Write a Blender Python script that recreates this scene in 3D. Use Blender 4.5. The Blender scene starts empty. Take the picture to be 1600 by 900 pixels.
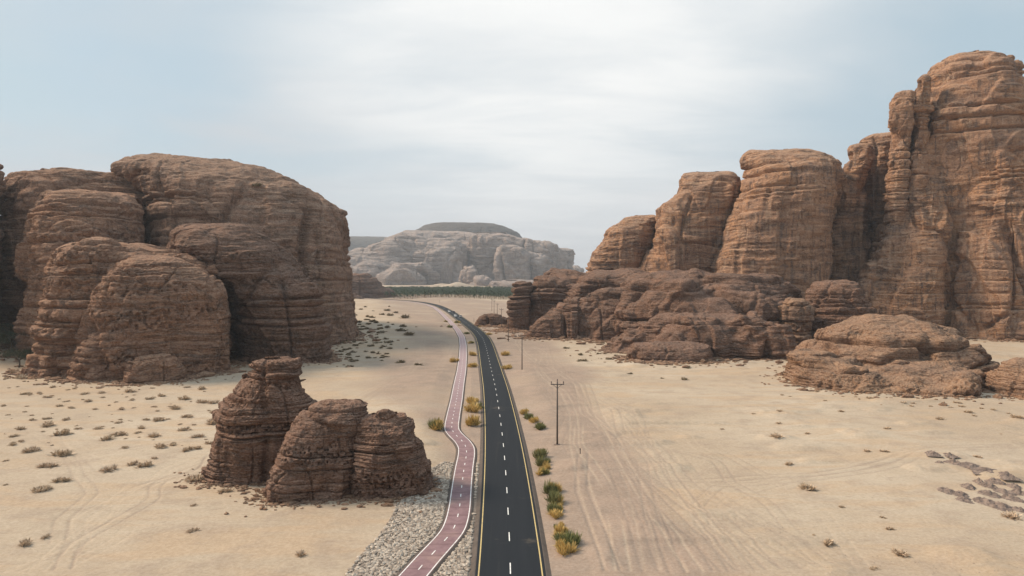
import bpy, math, random
import numpy as np
from mathutils import Vector
from mathutils.bvhtree import BVHTree
sc = bpy.context.scene
COL = sc.collection
rnd = random.Random(7)
R = math.radians
# ------------------------------------------------------------ camera, sky, sun
H = 34.0; F = 1066.67; HZ = 431.0
cam = bpy.data.objects.new('camera', bpy.data.cameras.new('camera')); COL.objects.link(cam)
cam.data.lens = 24; cam.data.sensor_width = 36; cam.data.clip_end = 30000; cam.data.clip_start = 0.5
cam.location = (0, 0, H); cam.rotation_euler = (R(90) - math.atan(19 / F), 0, 0)
sc.camera = cam
SUN_AZ = -74.0; SUN_EL = 39.0
W = bpy.data.worlds.new('World'); sc.world = W; W.use_nodes = True

class NT:
    def __init__(s, nt): s.nt = nt; nt.nodes.clear()
    def n(s, t, **k):
        nd = s.nt.nodes.new(t)
        for a, b in k.items(): setattr(nd, a, b)
        return nd
    def put(s, inp, v):
        if hasattr(v, 'is_output'): s.nt.links.new(v, inp)
        elif v is not None: inp.default_value = v
    def math(s, op, a, b=0.0, c=None, clamp=False):
        nd = s.n('ShaderNodeMath', operation=op, use_clamp=clamp)
        s.put(nd.inputs[0], a); s.put(nd.inputs[1], b)
        if c is not None: s.put(nd.inputs[2], c)
        return nd.outputs[0]
    def mix(s, f, a, b, mode='MIX'):
        nd = s.n('ShaderNodeMix', data_type='RGBA', blend_type=mode, clamp_factor=True)
        c4 = lambda v: v if hasattr(v, 'is_output') else tuple(v) + (1,) * (4 - len(v))
        s.put(nd.inputs[0], f); s.put(nd.inputs[6], c4(a)); s.put(nd.inputs[7], c4(b))
        return nd.outputs[2]
    def noise(s, vec, scale, detail=4, rough=.55, dist=0.0, sc3=None):
        if sc3: vec = s.vmul(vec, sc3)
        nd = s.n('ShaderNodeTexNoise'); s.put(nd.inputs['Vector'], vec)
        nd.inputs['Scale'].default_value = scale; nd.inputs['Detail'].default_value = detail
        nd.inputs['Roughness'].default_value = rough; nd.inputs['Distortion'].default_value = dist
        return nd.outputs[0]
    def vmul(s, v, m):
        nd = s.n('ShaderNodeVectorMath', operation='MULTIPLY'); s.put(nd.inputs[0], v); nd.inputs[1].default_value = m
        return nd.outputs[0]
    def step(s, v, a, b, lo=0.0, hi=1.0):
        nd = s.n('ShaderNodeMapRange', interpolation_type='SMOOTHSTEP'); s.put(nd.inputs[0], v)
        for i, q in zip((1, 2, 3, 4), (a, b, lo, hi)): nd.inputs[i].default_value = q
        return nd.outputs[0]
    def voro(s, vec, scale, feature='F1', sc3=None):
        if sc3: vec = s.vmul(vec, sc3)
        nd = s.n('ShaderNodeTexVoronoi', feature=feature); s.put(nd.inputs['Vector'], vec); nd.inputs['Scale'].default_value = scale
        return nd
    def attr(s, name, out=2):
        return s.n('ShaderNodeAttribute', attribute_name=name).outputs[out]
    def bump(s, h, strength, dist):
        nd = s.n('ShaderNodeBump'); nd.inputs['Strength'].default_value = strength; nd.inputs['Distance'].default_value = dist
        s.put(nd.inputs['Height'], h); return nd.outputs[0]
    def bsdf(s, col, rough=.9, normal=None, spec=.2, metal=0.0, coat=0.0):
        b = s.n('ShaderNodeBsdfPrincipled'); s.put(b.inputs['Base Color'], col if hasattr(col, 'is_output') else tuple(col) + (1,) * (4 - len(col)))
        s.put(b.inputs['Roughness'], rough); b.inputs['Specular IOR Level'].default_value = spec
        b.inputs['Metallic'].default_value = metal; b.inputs['Coat Weight'].default_value = coat
        if normal is not None: s.put(b.inputs['Normal'], normal)
        o = s.n('ShaderNodeOutputMaterial'); s.nt.links.new(b.outputs[0], o.inputs[0]); return b

w = NT(W.node_tree)
sky = w.n('ShaderNodeTexSky', sky_type='NISHITA', sun_disc=False, sun_elevation=R(SUN_EL), sun_rotation=R(SUN_AZ), air_density=1.0, dust_density=2.5)
gen = w.n('ShaderNodeTexCoord').outputs['Generated']
sep = w.n('ShaderNodeSeparateXYZ'); w.nt.links.new(gen, sep.inputs[0])
zz = w.math('MAXIMUM', sep.outputs[2], 0.0)
den = w.math('ADD', zz, 0.16)
cmb = w.n('ShaderNodeCombineXYZ')
w.put(cmb.inputs[0], w.math('DIVIDE', sep.outputs[0], den)); w.put(cmb.inputs[1], w.math('DIVIDE', sep.outputs[1], den))
cl1 = w.noise(cmb.outputs[0], 0.62, 7, .52, .35, (0.75, 1.25, 1))
cl2 = w.noise(cmb.outputs[0], 1.9, 6, .55, .5, (0.6, 1.4, 1))
thin = w.step(cl1, .40, .66)                       # where blue shows through the veil
wisp = w.step(cl2, .40, .75)
grey = w.mix(w.step(zz, .0, .42), (5.6, 5.85, 6.15), (6.0, 6.4, 6.75))
grey = w.mix(w.math('MULTIPLY', wisp, .4), grey, (6.9, 7.05, 7.15))
glow = w.n('ShaderNodeVectorMath', operation='DOT_PRODUCT'); w.put(glow.inputs[0], gen)
gd = Vector((0.06, 1, 0.47)).normalized(); glow.inputs[1].default_value = gd
gl = w.step(glow.outputs['Value'], .86, 1.0)
gl = w.math('MULTIPLY', w.math('POWER', gl, 1.25), w.step(cl2, .15, .75, .55, 1.0))
grey = w.mix(w.math('MULTIPLY', gl, .85), grey, (9.6, 9.6, 9.4))
sk = w.n('ShaderNodeVectorMath', operation='MINIMUM'); w.put(sk.inputs[0], sky.outputs[0]); sk.inputs[1].default_value = (5.6, 6.4, 7.0)
blue = w.mix(.75, sk.outputs[0], (4.6, 6.1, 6.9))
blue = w.mix(w.step(zz, .02, .22, .0, 1.0), grey, blue)
cover = w.math('SUBTRACT', 1.0, w.math('MULTIPLY', w.math('SUBTRACT', 1.0, thin), w.math('SUBTRACT', .85, gl)), clamp=True)
colr = w.mix(cover, blue, grey)
up = w.n('ShaderNodeMapRange'); w.put(up.inputs[0], zz)                       # an overcast sky is brighter overhead
for i, q in zip((1, 2, 3, 4), (.38, 1.0, 1.0, 1.4)): up.inputs[i].default_value = q
ml = w.n('ShaderNodeVectorMath', operation='SCALE'); w.put(ml.inputs[0], colr); w.put(ml.inputs['Scale'], up.outputs[0])
bg = w.n('ShaderNodeBackground'); w.put(bg.inputs[0], ml.outputs[0]); bg.inputs[1].default_value = .1
wo = w.n('ShaderNodeOutputWorld'); w.nt.links.new(bg.outputs[0], wo.inputs[0])
sl = bpy.data.lights.new('sun', 'SUN'); sl.energy = 4.3; sl.angle = R(18); sl.color = (1, .80, .60)
so = bpy.data.objects.new('sun', sl); COL.objects.link(so)
sd = Vector((math.sin(R(SUN_AZ)) * math.cos(R(SUN_EL)), math.cos(R(SUN_AZ)) * math.cos(R(SUN_EL)), math.sin(R(SUN_EL))))
so.rotation_euler = sd.to_track_quat('Z', 'Y').to_euler(); so.location = (0, 0, 500)
vs = sc.view_settings; vs.view_transform = 'Standard'; vs.look = 'None'; vs.gamma = 1; vs.use_curve_mapping = False; vs.exposure = 0.15
sc.render.engine = 'CYCLES'; sc.cycles.volume_bounces = 0; sc.cycles.max_bounces = 5

# ------------------------------------------------------------ helpers
def tag(o, label=None, cat=None, group=None, kind=None):
    if label: o['label'] = label
    if cat: o['category'] = cat
    if group: o['group'] = group
    if kind: o['kind'] = kind
    return o
def empty(name, loc=(0, 0, 0), rz=0):
    o = bpy.data.objects.new(name, None); COL.objects.link(o); o.location = loc; o.rotation_euler = (0, 0, rz); o.empty_display_size = .5
    return o
def link(name, me, parent=None):
    o = bpy.data.objects.new(name, me); COL.objects.link(o)
    if parent: o.parent = parent
    return o
def gmesh(name, V, Q, mat, smooth=True, attrs=None):
    """V (n,3) array, Q (m,4) or (m,3) int array"""
    me = bpy.data.meshes.new(name); V = np.asarray(V, np.float32); Q = np.asarray(Q, np.int32); k = Q.shape[1]
    me.vertices.add(len(V)); me.vertices.foreach_set('co', V.ravel())
    me.loops.add(Q.size); me.loops.foreach_set('vertex_index', Q.ravel())
    me.polygons.add(len(Q)); me.polygons.foreach_set('loop_start', np.arange(0, Q.size, k, dtype=np.int32))
    me.polygons.foreach_set('loop_total', np.full(len(Q), k, np.int32))
    me.polygons.foreach_set('use_smooth', np.full(len(Q), smooth))
    me.update(calc_edges=True)
    for a, v in (attrs or {}).items():
        at = me.attributes.new(a, 'FLOAT', 'POINT'); at.data.foreach_set('value', np.asarray(v, np.float32))
    me.materials.append(mat); return me
class MB:                                                     # plain list mesh builder for small things
    def __init__(s): s.v = []; s.f = []
    def box(s, x0, x1, y0, y1, z0, z1):
        b = len(s.v); s.v += [(x, y, z) for z in (z0, z1) for x, y in ((x0, y0), (x1, y0), (x1, y1), (x0, y1))]
        s.f += [tuple(b + i for i in q) for q in ((3, 2, 1, 0), (4, 5, 6, 7), (0, 1, 5, 4), (1, 2, 6, 5), (2, 3, 7, 6), (3, 0, 4, 7))]; return s
    def tube(s, pts, rad, n=8):
        pts = [Vector(p) for p in pts]; b = len(s.v)
        rad = rad if isinstance(rad, (list, tuple)) else [rad] * len(pts)
        for i, p in enumerate(pts):
            d = (pts[min(i + 1, len(pts) - 1)] - pts[max(i - 1, 0)]).normalized()
            u = d.cross(Vector((0.3, 1, 0.1)) if abs(d.y) < .9 else Vector((1, 0, 0))).normalized(); v = d.cross(u)
            for k in range(n):
                a = 2 * math.pi * k / n; s.v.append(tuple(p + (u * math.cos(a) + v * math.sin(a)) * rad[i]))
        for i in range(len(pts) - 1):
            for k in range(n):
                s.f.append((b + i * n + k, b + i * n + (k + 1) % n, b + (i + 1) * n + (k + 1) % n, b + (i + 1) * n + k))
        s.f.append(tuple(b + k for k in range(n - 1, -1, -1))); s.f.append(tuple(b + (len(pts) - 1) * n + k for k in range(n)))
        return s
    def poly(s, pts): b = len(s.v); s.v += [tuple(p) for p in pts]; s.f.append(tuple(range(b, b + len(pts)))); return s
    def prism(s, prof, x0, x1, ins=0):                         # profile in (y,z) extruded along x
        b = len(s.v); n = len(prof)
        s.v += [(x0, y, z) for y, z in prof] + [(x1, y, z) for y, z in prof]
        s.f.append(tuple(range(b + n - 1, b - 1, -1))); s.f.append(tuple(range(b + n, b + 2 * n)))
        for i in range(n): j = (i + 1) % n; s.f.append((b + i, b + j, b + n + j, b + n + i))
        return s
    def mesh(s, name, mat, smooth=False):
        me = bpy.data.meshes.new(name); me.from_pydata(s.v, [], s.f); me.update(); me.materials.append(mat)
        if smooth: me.polygons.foreach_set('use_smooth', [True] * len(me.polygons))
        return me
def mat(name):
    m = bpy.data.materials.new(name); m.use_nodes = True; return m, NT(m.node_tree)
def dist_of(py): return H * F / (py - HZ)
def at(px, py): D = dist_of(py); return np.array([(px - 800) / F * D, D])

TAB = np.random.RandomState(3).uniform(-1, 1, (32, 32, 32)).astype(np.float32)
def noise(x, y, z):
    x = np.asarray(x, np.float32) + 500; y = np.asarray(y, np.float32) + 500; z = np.asarray(z, np.float32) + 500
    xi = np.floor(x).astype(np.int32); yi = np.floor(y).astype(np.int32); zi = np.floor(z).astype(np.int32)
    fx = x - xi; fy = y - yi; fz = z - zi
    fx = fx * fx * (3 - 2 * fx); fy = fy * fy * (3 - 2 * fy); fz = fz * fz * (3 - 2 * fz)
    x0 = xi & 31; x1 = (xi + 1) & 31; y0 = yi & 31; y1 = (yi + 1) & 31; z0 = zi & 31; z1 = (zi + 1) & 31
    def L(yy, z_): a = TAB[x0, yy, z_]; return a + (TAB[x1, yy, z_] - a) * fx
    a = L(y0, z0); a += (L(y1, z0) - a) * fy
    b = L(y0, z1); b += (L(y1, z1) - b) * fy
    return a + (b - a) * fz
def fbm(x, y, z, o=3, g=.5):
    r = 0; a = 1; f = 1
    for i in range(o): r = r + a * noise(x * f + i * 7.3, y * f + i * 3.1, z * f + i * 5.7); a *= g; f *= 2.03
    return r
def sst(v, a, b): t = np.clip((v - a) / (b - a), 0, 1); return t * t * (3 - 2 * t)

# ------------------------------------------------------------ materials
def rock_mat(name, tan, brown, varnish, dust, s=1.0, streak=.35, orange=None, oamt=.4, bump=1.0, pit=1.0, dustamt=.5):
    m, t = mat(name)
    if s < 3: tan, brown, varnish, dust, orange = [tuple(a * b for a, b in zip(q, dict(sandstone_orange=(.76, .665, .625), sandstone_brown=(.70, .575, .52), sandstone_dark=(.68, .545, .485), sandstone_ledge=(.70, .60, .54)).get(name, (.66, .58, .55)))) if q else None for q in (tan, brown, varnish, dust, orange)]
    P = t.n('ShaderNodeNewGeometry').outputs['Position']
    wv = t.noise(P, .05 / s, 3, .5)
    cw = t.n('ShaderNodeVectorMath', operation='MULTIPLY_ADD')
    t.put(cw.inputs[0], t.n('ShaderNodeTexNoise').outputs[1]); cw.inputs[0].node
    nz = t.n('ShaderNodeTexNoise'); t.put(nz.inputs['Vector'], P); nz.inputs['Scale'].default_value = .045 / s; nz.inputs['Detail'].default_value = 3
    t.put(cw.inputs[0], nz.outputs[1]); cw.inputs[1].default_value = (6 * s,) * 3; t.put(cw.inputs[2], P); PW = cw.outputs[0]
    blot = t.noise(PW, .055 / s, 5, .6)
    blot2 = t.noise(PW, .16 / s, 6, .62, .0, (1, 1, 1.6))
    lay = t.noise(PW, 1 / s, 5, .65, .0, (.025, .025, .42))
    lay2 = t.noise(PW, 1 / s, 4, .7, .0, (.06, .06, 1.7))
    strk = t.noise(P, 1 / s, 4, .6, .0, (.55, .55, .028))
    fine = t.noise(P, 1.3 / s, 6, .68, .0, (1, 1, 1.8))
    c = t.mix(t.step(lay, .36, .64), brown, tan)
    if orange: c = t.mix(t.math('MULTIPLY', t.step(blot, .44, .62), oamt), c, orange)
    c = t.mix(t.math('MULTIPLY', t.step(lay2, .45, .62), .45), c, brown)
    c = t.mix(t.math('MULTIPLY', t.step(blot2, .50, .66), .75), c, varnish)
    lay3 = t.noise(PW, 1 / s, 3, .6, .0, (.05, .05, 1.1)); lm = t.step(t.noise(P, .028 / s, 4, .6), .40, .60, .15, 1.0)
    c = t.mix(t.math('MULTIPLY', t.step(lay3, .55, .62), t.math('MULTIPLY', lm, .65)), c, dust); c = t.mix(t.math('MULTIPLY', t.step(lay3, .45, .39), t.math('MULTIPLY', lm, .75)), c, varnish)
    nrm = t.n('ShaderNodeSeparateXYZ'); t.put(nrm.inputs[0], t.n('ShaderNodeNewGeometry').outputs['Normal'])
    steep = t.step(t.math('ABSOLUTE', nrm.outputs[2]), .55, .25)
    c = t.mix(t.math('MULTIPLY', t.math('MULTIPLY', t.step(strk, .5, .68), steep), streak), c, varnish)
    c = t.mix(t.math('MULTIPLY', t.math('MULTIPLY', t.step(strk, .46, .34), steep), streak * .8), c, dust)
    c = t.mix(t.math('MULTIPLY', t.math('MULTIPLY', t.step(nrm.outputs[2], .45, .9), t.step(fine, .3, .6)), dustamt), c, dust)
    c = t.mix(t.step(fine, .25, .75), t.mix(.28, c, (0, 0, 0)), t.mix(.14, c, (1, .85, .68)))
    # small-scale relief: thin beds, grain, and rows of weathering pits
    band = t.math('MULTIPLY', t.step(lay, .47, .56), t.step(blot, .38, .55))
    vo = t.voro(PW, 1.25 / s, 'F1', (1, 1, 1.0)).outputs['Distance']
    pits = t.math('MULTIPLY', t.step(vo, .42, .16), band)
    bed = t.noise(PW, 1 / s, 3, .6, .0, (.10, .10, 3.2))
    h = t.math('MULTIPLY', bed, .55); h = t.math('ADD', h, t.math('MULTIPLY', fine, .65))
    h = t.math('SUBTRACT', h, t.math('MULTIPLY', pits, .75 * pit))
    for zs, mul, am in ((.22, 9.0, 1.25), (.9, 7.0, .55)):           # ledges: thin beds that step in and out sharply
        sw = t.math('FRACT', t.math('MULTIPLY', t.noise(PW, 1 / s, 4, .5, .0, (zs * .10, zs * .10, zs)), mul))
        h = t.math('ADD', h, t.math('MULTIPLY', t.math('MULTIPLY', sw, am), lm))
    ck = t.math('ABSOLUTE', t.math('SUBTRACT', t.noise(PW, 1 / s, 4, .55, .0, (.11, .11, .035)), .5))
    h = t.math('SUBTRACT', h, t.math('MULTIPLY', t.math('MULTIPLY', t.step(ck, .012, .0), steep), 1.3))
    vor2 = t.noise(P, 4.5 / s, 4, .7); h = t.math('ADD', h, t.math('MULTIPLY', vor2, .14))
    t.bsdf(c, .92, t.bump(h, .8 * bump, .95 * s), .12)
    return m
M_LEFT = rock_mat('sandstone_brown', (.42, .255, .165), (.265, .15, .10), (.125, .076, .060), (.50, .345, .235), orange=(.50, .27, .145), oamt=.45, streak=.35)
M_PALE = rock_mat('sandstone_wall', (.47, .28, .185), (.29, .175, .12), (.145, .088, .068), (.56, .41, .295), orange=(.48, .275, .16), oamt=.35, streak=.6)
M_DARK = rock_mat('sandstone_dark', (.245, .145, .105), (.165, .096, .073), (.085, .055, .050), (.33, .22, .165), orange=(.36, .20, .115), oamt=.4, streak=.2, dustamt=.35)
M_SMALL = rock_mat('sandstone_pitted', (.29, .158, .108), (.19, .104, .078), (.115, .070, .058), (.40, .25, .175), s=.42, orange=(.40, .21, .12), oamt=.35, streak=.1, pit=1.5)
M_TOWER = rock_mat('sandstone_orange', (.56, .335, .20), (.33, .195, .125), (.15, .098, .080), (.62, .46, .33), orange=(.70, .38, .18), oamt=.6, s=1.25, streak=.85)
M_MOUND = rock_mat('sandstone_ledge', (.38, .235, .15), (.25, .15, .105), (.13, .082, .066), (.47, .33, .225), orange=(.52, .31, .165), oamt=.5, s=.8, streak=.1)
M_FAR = rock_mat('far_rock', (.36, .285, .25), (.28, .215, .195), (.165, .135, .13), (.43, .35, .31), s=5.5, orange=(.50, .33, .25), oamt=.3, streak=.45, bump=1.0)
M_BASALT = rock_mat('basalt_cap', (.045, .043, .048), (.038, .036, .041), (.03, .029, .033), (.06, .056, .058), s=5, streak=.1, bump=.5)

# ------------------------------------------------------------ rock builder
def rock_arrays(D, rows, af, ab=None, p=4.0, n=2.6, res=.45, seed=1, fs=1.0, low=.10, bul=1.0, seam=1.0, crack=1.0, pit=0.0, zs=1.0,
                terr=.6, zlow=-3.0, cz=0.0, lowf=1.0, ztop=None, mass=None, fine=1.0, tilt=0.0, shift=0.0, backp=None):
    """A weathered mass of beds: outline rows (image y, left, right) turned into metres at distance D, lofted in the round, then carved."""
    rs = np.random.RandomState(seed); ab = af if ab is None else ab
    rows = sorted(rows, key=lambda r: -r[0]); r = np.array(rows, float)
    mx = (r[:, 1].mean() + r[:, 2].mean()) / 2; k = (mx - 800) / F; bear = math.atan(k)
    C = np.array([k * D, D]); cb, sb = math.cos(bear), math.sin(bear)
    lat = lambda px: (((px - 800) / F) * C[1] - C[0]) / (cb + ((px - 800) / F) * sb)
    z = H + (HZ - r[:, 0]) / F * D; z = np.where(z > H, H + (z - H) * zs, z); xl = lat(r[:, 1]); xr = lat(r[:, 2])
    if z[0] > zlow: z = np.r_[zlow, z]; xl = np.r_[xl[0], xl]; xr = np.r_[xr[0], xr]
    zt = z[-1]; z = np.r_[z, zt + .02]; m_ = (xl[-1] + xr[-1]) / 2; xl = np.r_[xl, m_]; xr = np.r_[xr, m_]
    tz = lambda q: np.clip((q - zlow) / (zt - zlow), 0, 1)
    dep = (1 - tz(z) ** p) ** .5
    seg = np.sqrt(np.diff(z) ** 2 + np.maximum(abs(np.diff(xl)), abs(np.diff(xr))) ** 2 + (np.diff(dep) * af * .8) ** 2); s = np.r_[0, np.cumsum(seg)]
    # resample densely and soften the corners of the profile
    S = np.linspace(0, s[-1], 900)
    sm = max(3, int(900 * min(.035, 3.5 * fs / s[-1]))) | 1; ker = np.hanning(sm + 2)[1:-1]; ker /= ker.sum()
    def soft(v): e = np.interp(S, s, v); q = np.convolve(np.pad(e, sm // 2, mode='edge'), ker, 'valid'); q[0] = e[0]; q[-1] = e[-1]; return q
    Zs, XL, XR = soft(z), soft(xl), soft(xr); DP = (1 - tz(Zs) ** p) ** .5
    ns = int(min(620, max(60, s[-1] / res))); SI = np.linspace(0, 1, ns) * 899
    I = np.arange(900); Zs, XL, XR, DP = (np.interp(SI, I, q) for q in (Zs, XL, XR, DP))
    a = (XR - XL).max() / 2
    th = np.linspace(0, 2 * np.pi, 4001); se = lambda v: np.sign(v) * np.abs(v) ** (2 / n)
    X0 = a * se(np.cos(th)); Y0 = se(np.sin(th)) * np.where(np.sin(th) < 0, af, ab)
    wgt = np.where(Y0 < .25 * ab, 1.0, .3); L = np.hypot(np.diff(X0), np.diff(Y0)) * (wgt[1:]); L = np.maximum(L, 1e-4); cum = np.r_[0, np.cumsum(L)]
    nt = int(min(1100, max(90, cum[-1] / res))); T = np.interp(np.linspace(0, cum[-1], nt, endpoint=False), cum, th)
    cx = se(np.cos(T))[None, :]; cy = se(np.sin(T))[None, :]
    xc = ((XL + XR) / 2)[:, None]; aw = ((XR - XL) / 2)[:, None]
    u = xc + aw * cx; v = cy * np.where(cy < 0, af, ab) * DP[:, None] + shift * (Zs / zt)[:, None]
    Z = Zs[:, None] + 0 * u
    X = C[0] + u * cb + v * sb; Y = C[1] - u * sb + v * cb
    P = np.stack([X, Y, Z], -1)
    def normals(P):
        du = np.roll(P, -1, 1) - np.roll(P, 1, 1); dv = np.gradient(P, axis=0)
        N = np.cross(du, dv); l = np.linalg.norm(N, axis=-1, keepdims=True); l[l < 1e-9] = 1; return N / l
    N = normals(P); N[-6:] = N[-6:] * np.linspace(.8, 0, 6)[:, None, None] + np.array([0, 0, 1]) * np.linspace(.2, 1, 6)[:, None, None]
    size = min(a, max(af, 1)); ox = seed * 13.7
    # 1) large lobes
    f1 = lowf / (size * 1.1); d = low * size * fbm(P[..., 0] * f1 + ox, P[..., 1] * f1, P[..., 2] * f1 * .6, 3, .5)
    base = P; P = P + N * (d * np.minimum(1, DP + .25)[:, None])[..., None]; N2 = normals(P); N2[-3:] = (0, 0, 1)
    hz = 1 - N2[..., 2:3] ** 2; hz = hz[..., 0]
    x, y, zc = P[..., 0], P[..., 1], P[..., 2]
    # 2) beds
    zw = zc + tilt * (x - C[0]) + 2.2 * fs * noise(x * .018 / fs + ox, y * .018 / fs, zc * .01) + .5 * fs * noise(x * .09 / fs, y * .09 / fs + ox, zc * .05 / fs)
    th1 = np.exp(rs.normal(1.45, .62, 90)) * fs; b1 = np.cumsum(th1) - 12 * fs; i1 = np.clip(np.searchsorted(b1, zw), 1, 89)
    t1 = np.clip((zw - b1[i1 - 1]) / th1[i1], 0, 1)
    ln = noise(x * .028 / fs + 40, y * .028 / fs, i1 * 3.7 + seed) + .6 * noise(x * .085 / fs, y * .085 / fs, i1 * 5.3 + seed)      # every bed weathers back differently
    lb = noise(x * .028 / fs + 40, y * .028 / fs, (i1 - 1) * 3.7 + seed) + .6 * noise(x * .085 / fs, y * .085 / fs, (i1 - 1) * 5.3 + seed)
    k1 = sst(noise(x * .022 / fs + 5, y * .022 / fs, zc * .05 / fs + ox) + .35 * abs(ln - lb), -.15, .45)
    rnd_ = np.minimum(1, t1 * th1[i1] / (1.3 * fs)) ** .5 * np.minimum(1, (1 - t1) * th1[i1] / (1.0 * fs)) ** .5
    e1 = np.minimum(t1, 1 - t1) * th1[i1]
    d = bul * fs * (.95 * rnd_ * k1 + ln * 1.15 * (.35 + .65 * rnd_))
    d -= seam * fs * 1.35 * np.exp(-(e1 / (.36 * fs)) ** 2) * k1
    th2 = rs.uniform(.45, 1.9, 260) * fs; b2 = np.cumsum(th2) - 12 * fs; i2 = np.clip(np.searchsorted(b2, zw + .4 * fs * noise(x * .1 / fs, y * .1 / fs, ox + 0 * x)), 1, 259)
    t2 = np.clip((zw - b2[i2 - 1]) / th2[i2], 0, 1); k2 = sst(noise(x * .035 / fs, y * .035 / fs + 9, zc * .09 / fs + ox), .0, .45) + .18
    d += bul * fs * k2 * (.45 * (4 * t2 * (1 - t2)) ** .5 + .55 * noise(x * .07 / fs, y * .07 / fs, i2 * 4.1))
    if mass is not None: d = d * (1 - .5 * (sst(zc + 3 * noise(x * .04, y * .04, 0 * x), mass[1] + 3, mass[1] - 3) * sst(zc, mass[0] - 3, mass[0] + 3)))
    # blocks set back along joints
    for fq, am in ((.020, 1.7), (.05, .8)):
        q = (noise(x * fq / fs + ox, y * fq / fs, zc * fq * .35 / fs + 2) + .35 * noise(x * fq * 3 / fs, y * fq * 3 / fs + ox, zc * fq * 1.6 / fs)) * 3.2
        fr = q - np.floor(q); st = np.floor(q) + sst(fr, .80, 1.0)
        d += crack * am * fs * (np.sin(st * 2.4 + seed) * .9) * (hz * .8 + .2)
    d = d * (terr + (1 - terr) * hz)
    # 3) joints running up the face
    if crack:
        for fq, wd, dp in ((.028, .045, 5.0), (.07, .04, 2.2)):
            c = noise(x * fq / fs + ox * 2, y * fq / fs + 3, zc * fq * .22 / fs + ox)
            m = sst(noise(x * .02 / fs, y * .02 / fs + ox, zc * .035 / fs), -.5, .05)
            d -= crack * dp * fs * np.exp(-(c / wd) ** 2) * m * hz
    # 4) weathering hollows in rows
    if pit:
        bm = sst(noise(x * .02 / fs, y * .02 / fs, zw * .22 / fs + ox), -.05, .35)
        q = noise(x * .95 / fs, y * .95 / fs, zw * .8 / fs + ox); d -= pit * fs * 1.5 * sst(q, .12, .34) * bm * hz
        q = noise(x * .5 / fs + 9, y * .5 / fs, zw * .6 / fs + ox); d -= pit * fs * .55 * sst(q, .45, .6) * (1 - bm) * hz
    d += fine * fs * (.55 * fbm(x * .16 / fs, y * .16 / fs, zw * .42 / fs + ox, 2) + .20 * fbm(x * .55 / fs, y * .55 / fs + ox, zw * 1.3 / fs, 2))
    d = d - d[: int(.8 * len(d))].mean() * .9
    kk = min(int(np.searchsorted(Zs, Zs[-1] - .03 * (Zs[-1] - zlow))), len(d) - 5); wv_ = np.linspace(0, 1, len(d) - kk)[:, None] ** .7
    d[kk:] = d[kk][None] * (1 - wv_) + d[kk].mean() * wv_ + .35 * fs * wv_ * (1 - wv_) * fbm(x[kk:] * .3 / fs, y[kk:] * .3 / fs, 0 * x[kk:] + ox, 3)
    P = P + N2 * d[..., None]
    ns_, nt_ = P.shape[:2]; idx = np.arange(ns_ * nt_).reshape(ns_, nt_)
    Q = np.stack([idx[:-1], np.roll(idx[:-1], -1, 1), np.roll(idx[1:], -1, 1), idx[1:]], -1).reshape(-1, 4)
    return P.reshape(-1, 3), Q
BVS = []
def rock(name, m, parent=None, **k):
    V, Q = rock_arrays(**k); me = gmesh(name, V, Q, m); o = link(name, me, parent)
    c = V[V[:, 2] < V[:, 2].min() + .4 * np.ptp(V[:, 2])][:, :2].mean(0)
    BVS.append((V, Q))
    if parent is None:
        me.vertices.foreach_set('co', (V - np.array([c[0], c[1], 0], np.float32)).astype(np.float32).ravel()); o.location = (c[0], c[1], 0)
    return o

# left massif
LM = tag(empty('sandstone_massif', (-120, 330, 0)), 'huge brown domed sandstone massif with dark clefts filling the left side', 'rock formation')
def lrock(name, m, **k):
    o = rock(name, m, LM, **k); o.matrix_parent_inverse = LM.matrix_world.inverted(); o.location = (120, -330, 0); return o
lrock('dome', M_PALE, D=390, af=92, ab=120, p=5, n=3.0, seed=11, zs=.915, res=.5, fs=1.35, low=.07, crack=.9, shift=14, mass=(-5, 62),
      rows=[(237, 255, 290), (240, 228, 330), (247, 205, 368), (262, 190, 420), (275, 198, 458), (290, 215, 492), (308, 228, 516), (325, 230, 528), (345, 231, 532), (420, 230, 527), (480, 225, 529), (522, 225, 532)])
lrock('back_block', M_LEFT, D=380, af=48, ab=90, p=9, n=3.2, seed=12, zs=.90, res=.55, fs=1.3, low=.08,
      rows=[(243, 215, 300), (251, 186, 305), (260, 165, 305), (264, 80, 305), (267, 36, 300), (277, 16, 300), (300, 8, 300), (360, 6, 300), (520, 2, 300)])
lrock('middle_block', M_LEFT, D=325, af=58, ab=40, p=6, n=2.8, seed=13, res=.42, fs=1.15, low=.12, mass=(30, 50), pit=.5,
      rows=[(300, 130, 195), (303, 95, 212), (315, 68, 219), (340, 50, 221), (390, 45, 222), (540, 40, 226)])
lrock('buttress', M_LEFT, D=256, af=31, ab=40, p=4.6, n=2.7, seed=14, res=.33, fs=.95, low=.16, lowf=1.5, pit=.8, crack=1.3,
      rows=[(384, 108, 240), (389, 88, 290), (398, 80, 325), (415, 76, 340), (450, 74, 320), (500, 70, 330), (573, 56, 340)])
lrock('buttress', M_LEFT, D=241, af=21, ab=30, p=4.2, n=3.4, seed=25, res=.3, fs=.85, low=.07, pit=.9, crack=.8, mass=(-5, 24),
      rows=[(402, 215, 258), (412, 190, 292), (432, 165, 332), (455, 148, 350), (485, 140, 357), (530, 128, 358), (582, 112, 356)])
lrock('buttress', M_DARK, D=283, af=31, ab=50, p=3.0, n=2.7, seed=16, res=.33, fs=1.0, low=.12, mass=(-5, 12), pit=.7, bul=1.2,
      rows=[(350, 300, 352), (354, 278, 380), (366, 264, 402), (388, 262, 428), (420, 300, 462), (450, 350, 488), (470, 366, 495), (500, 368, 503), (559, 370, 515)])
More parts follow.
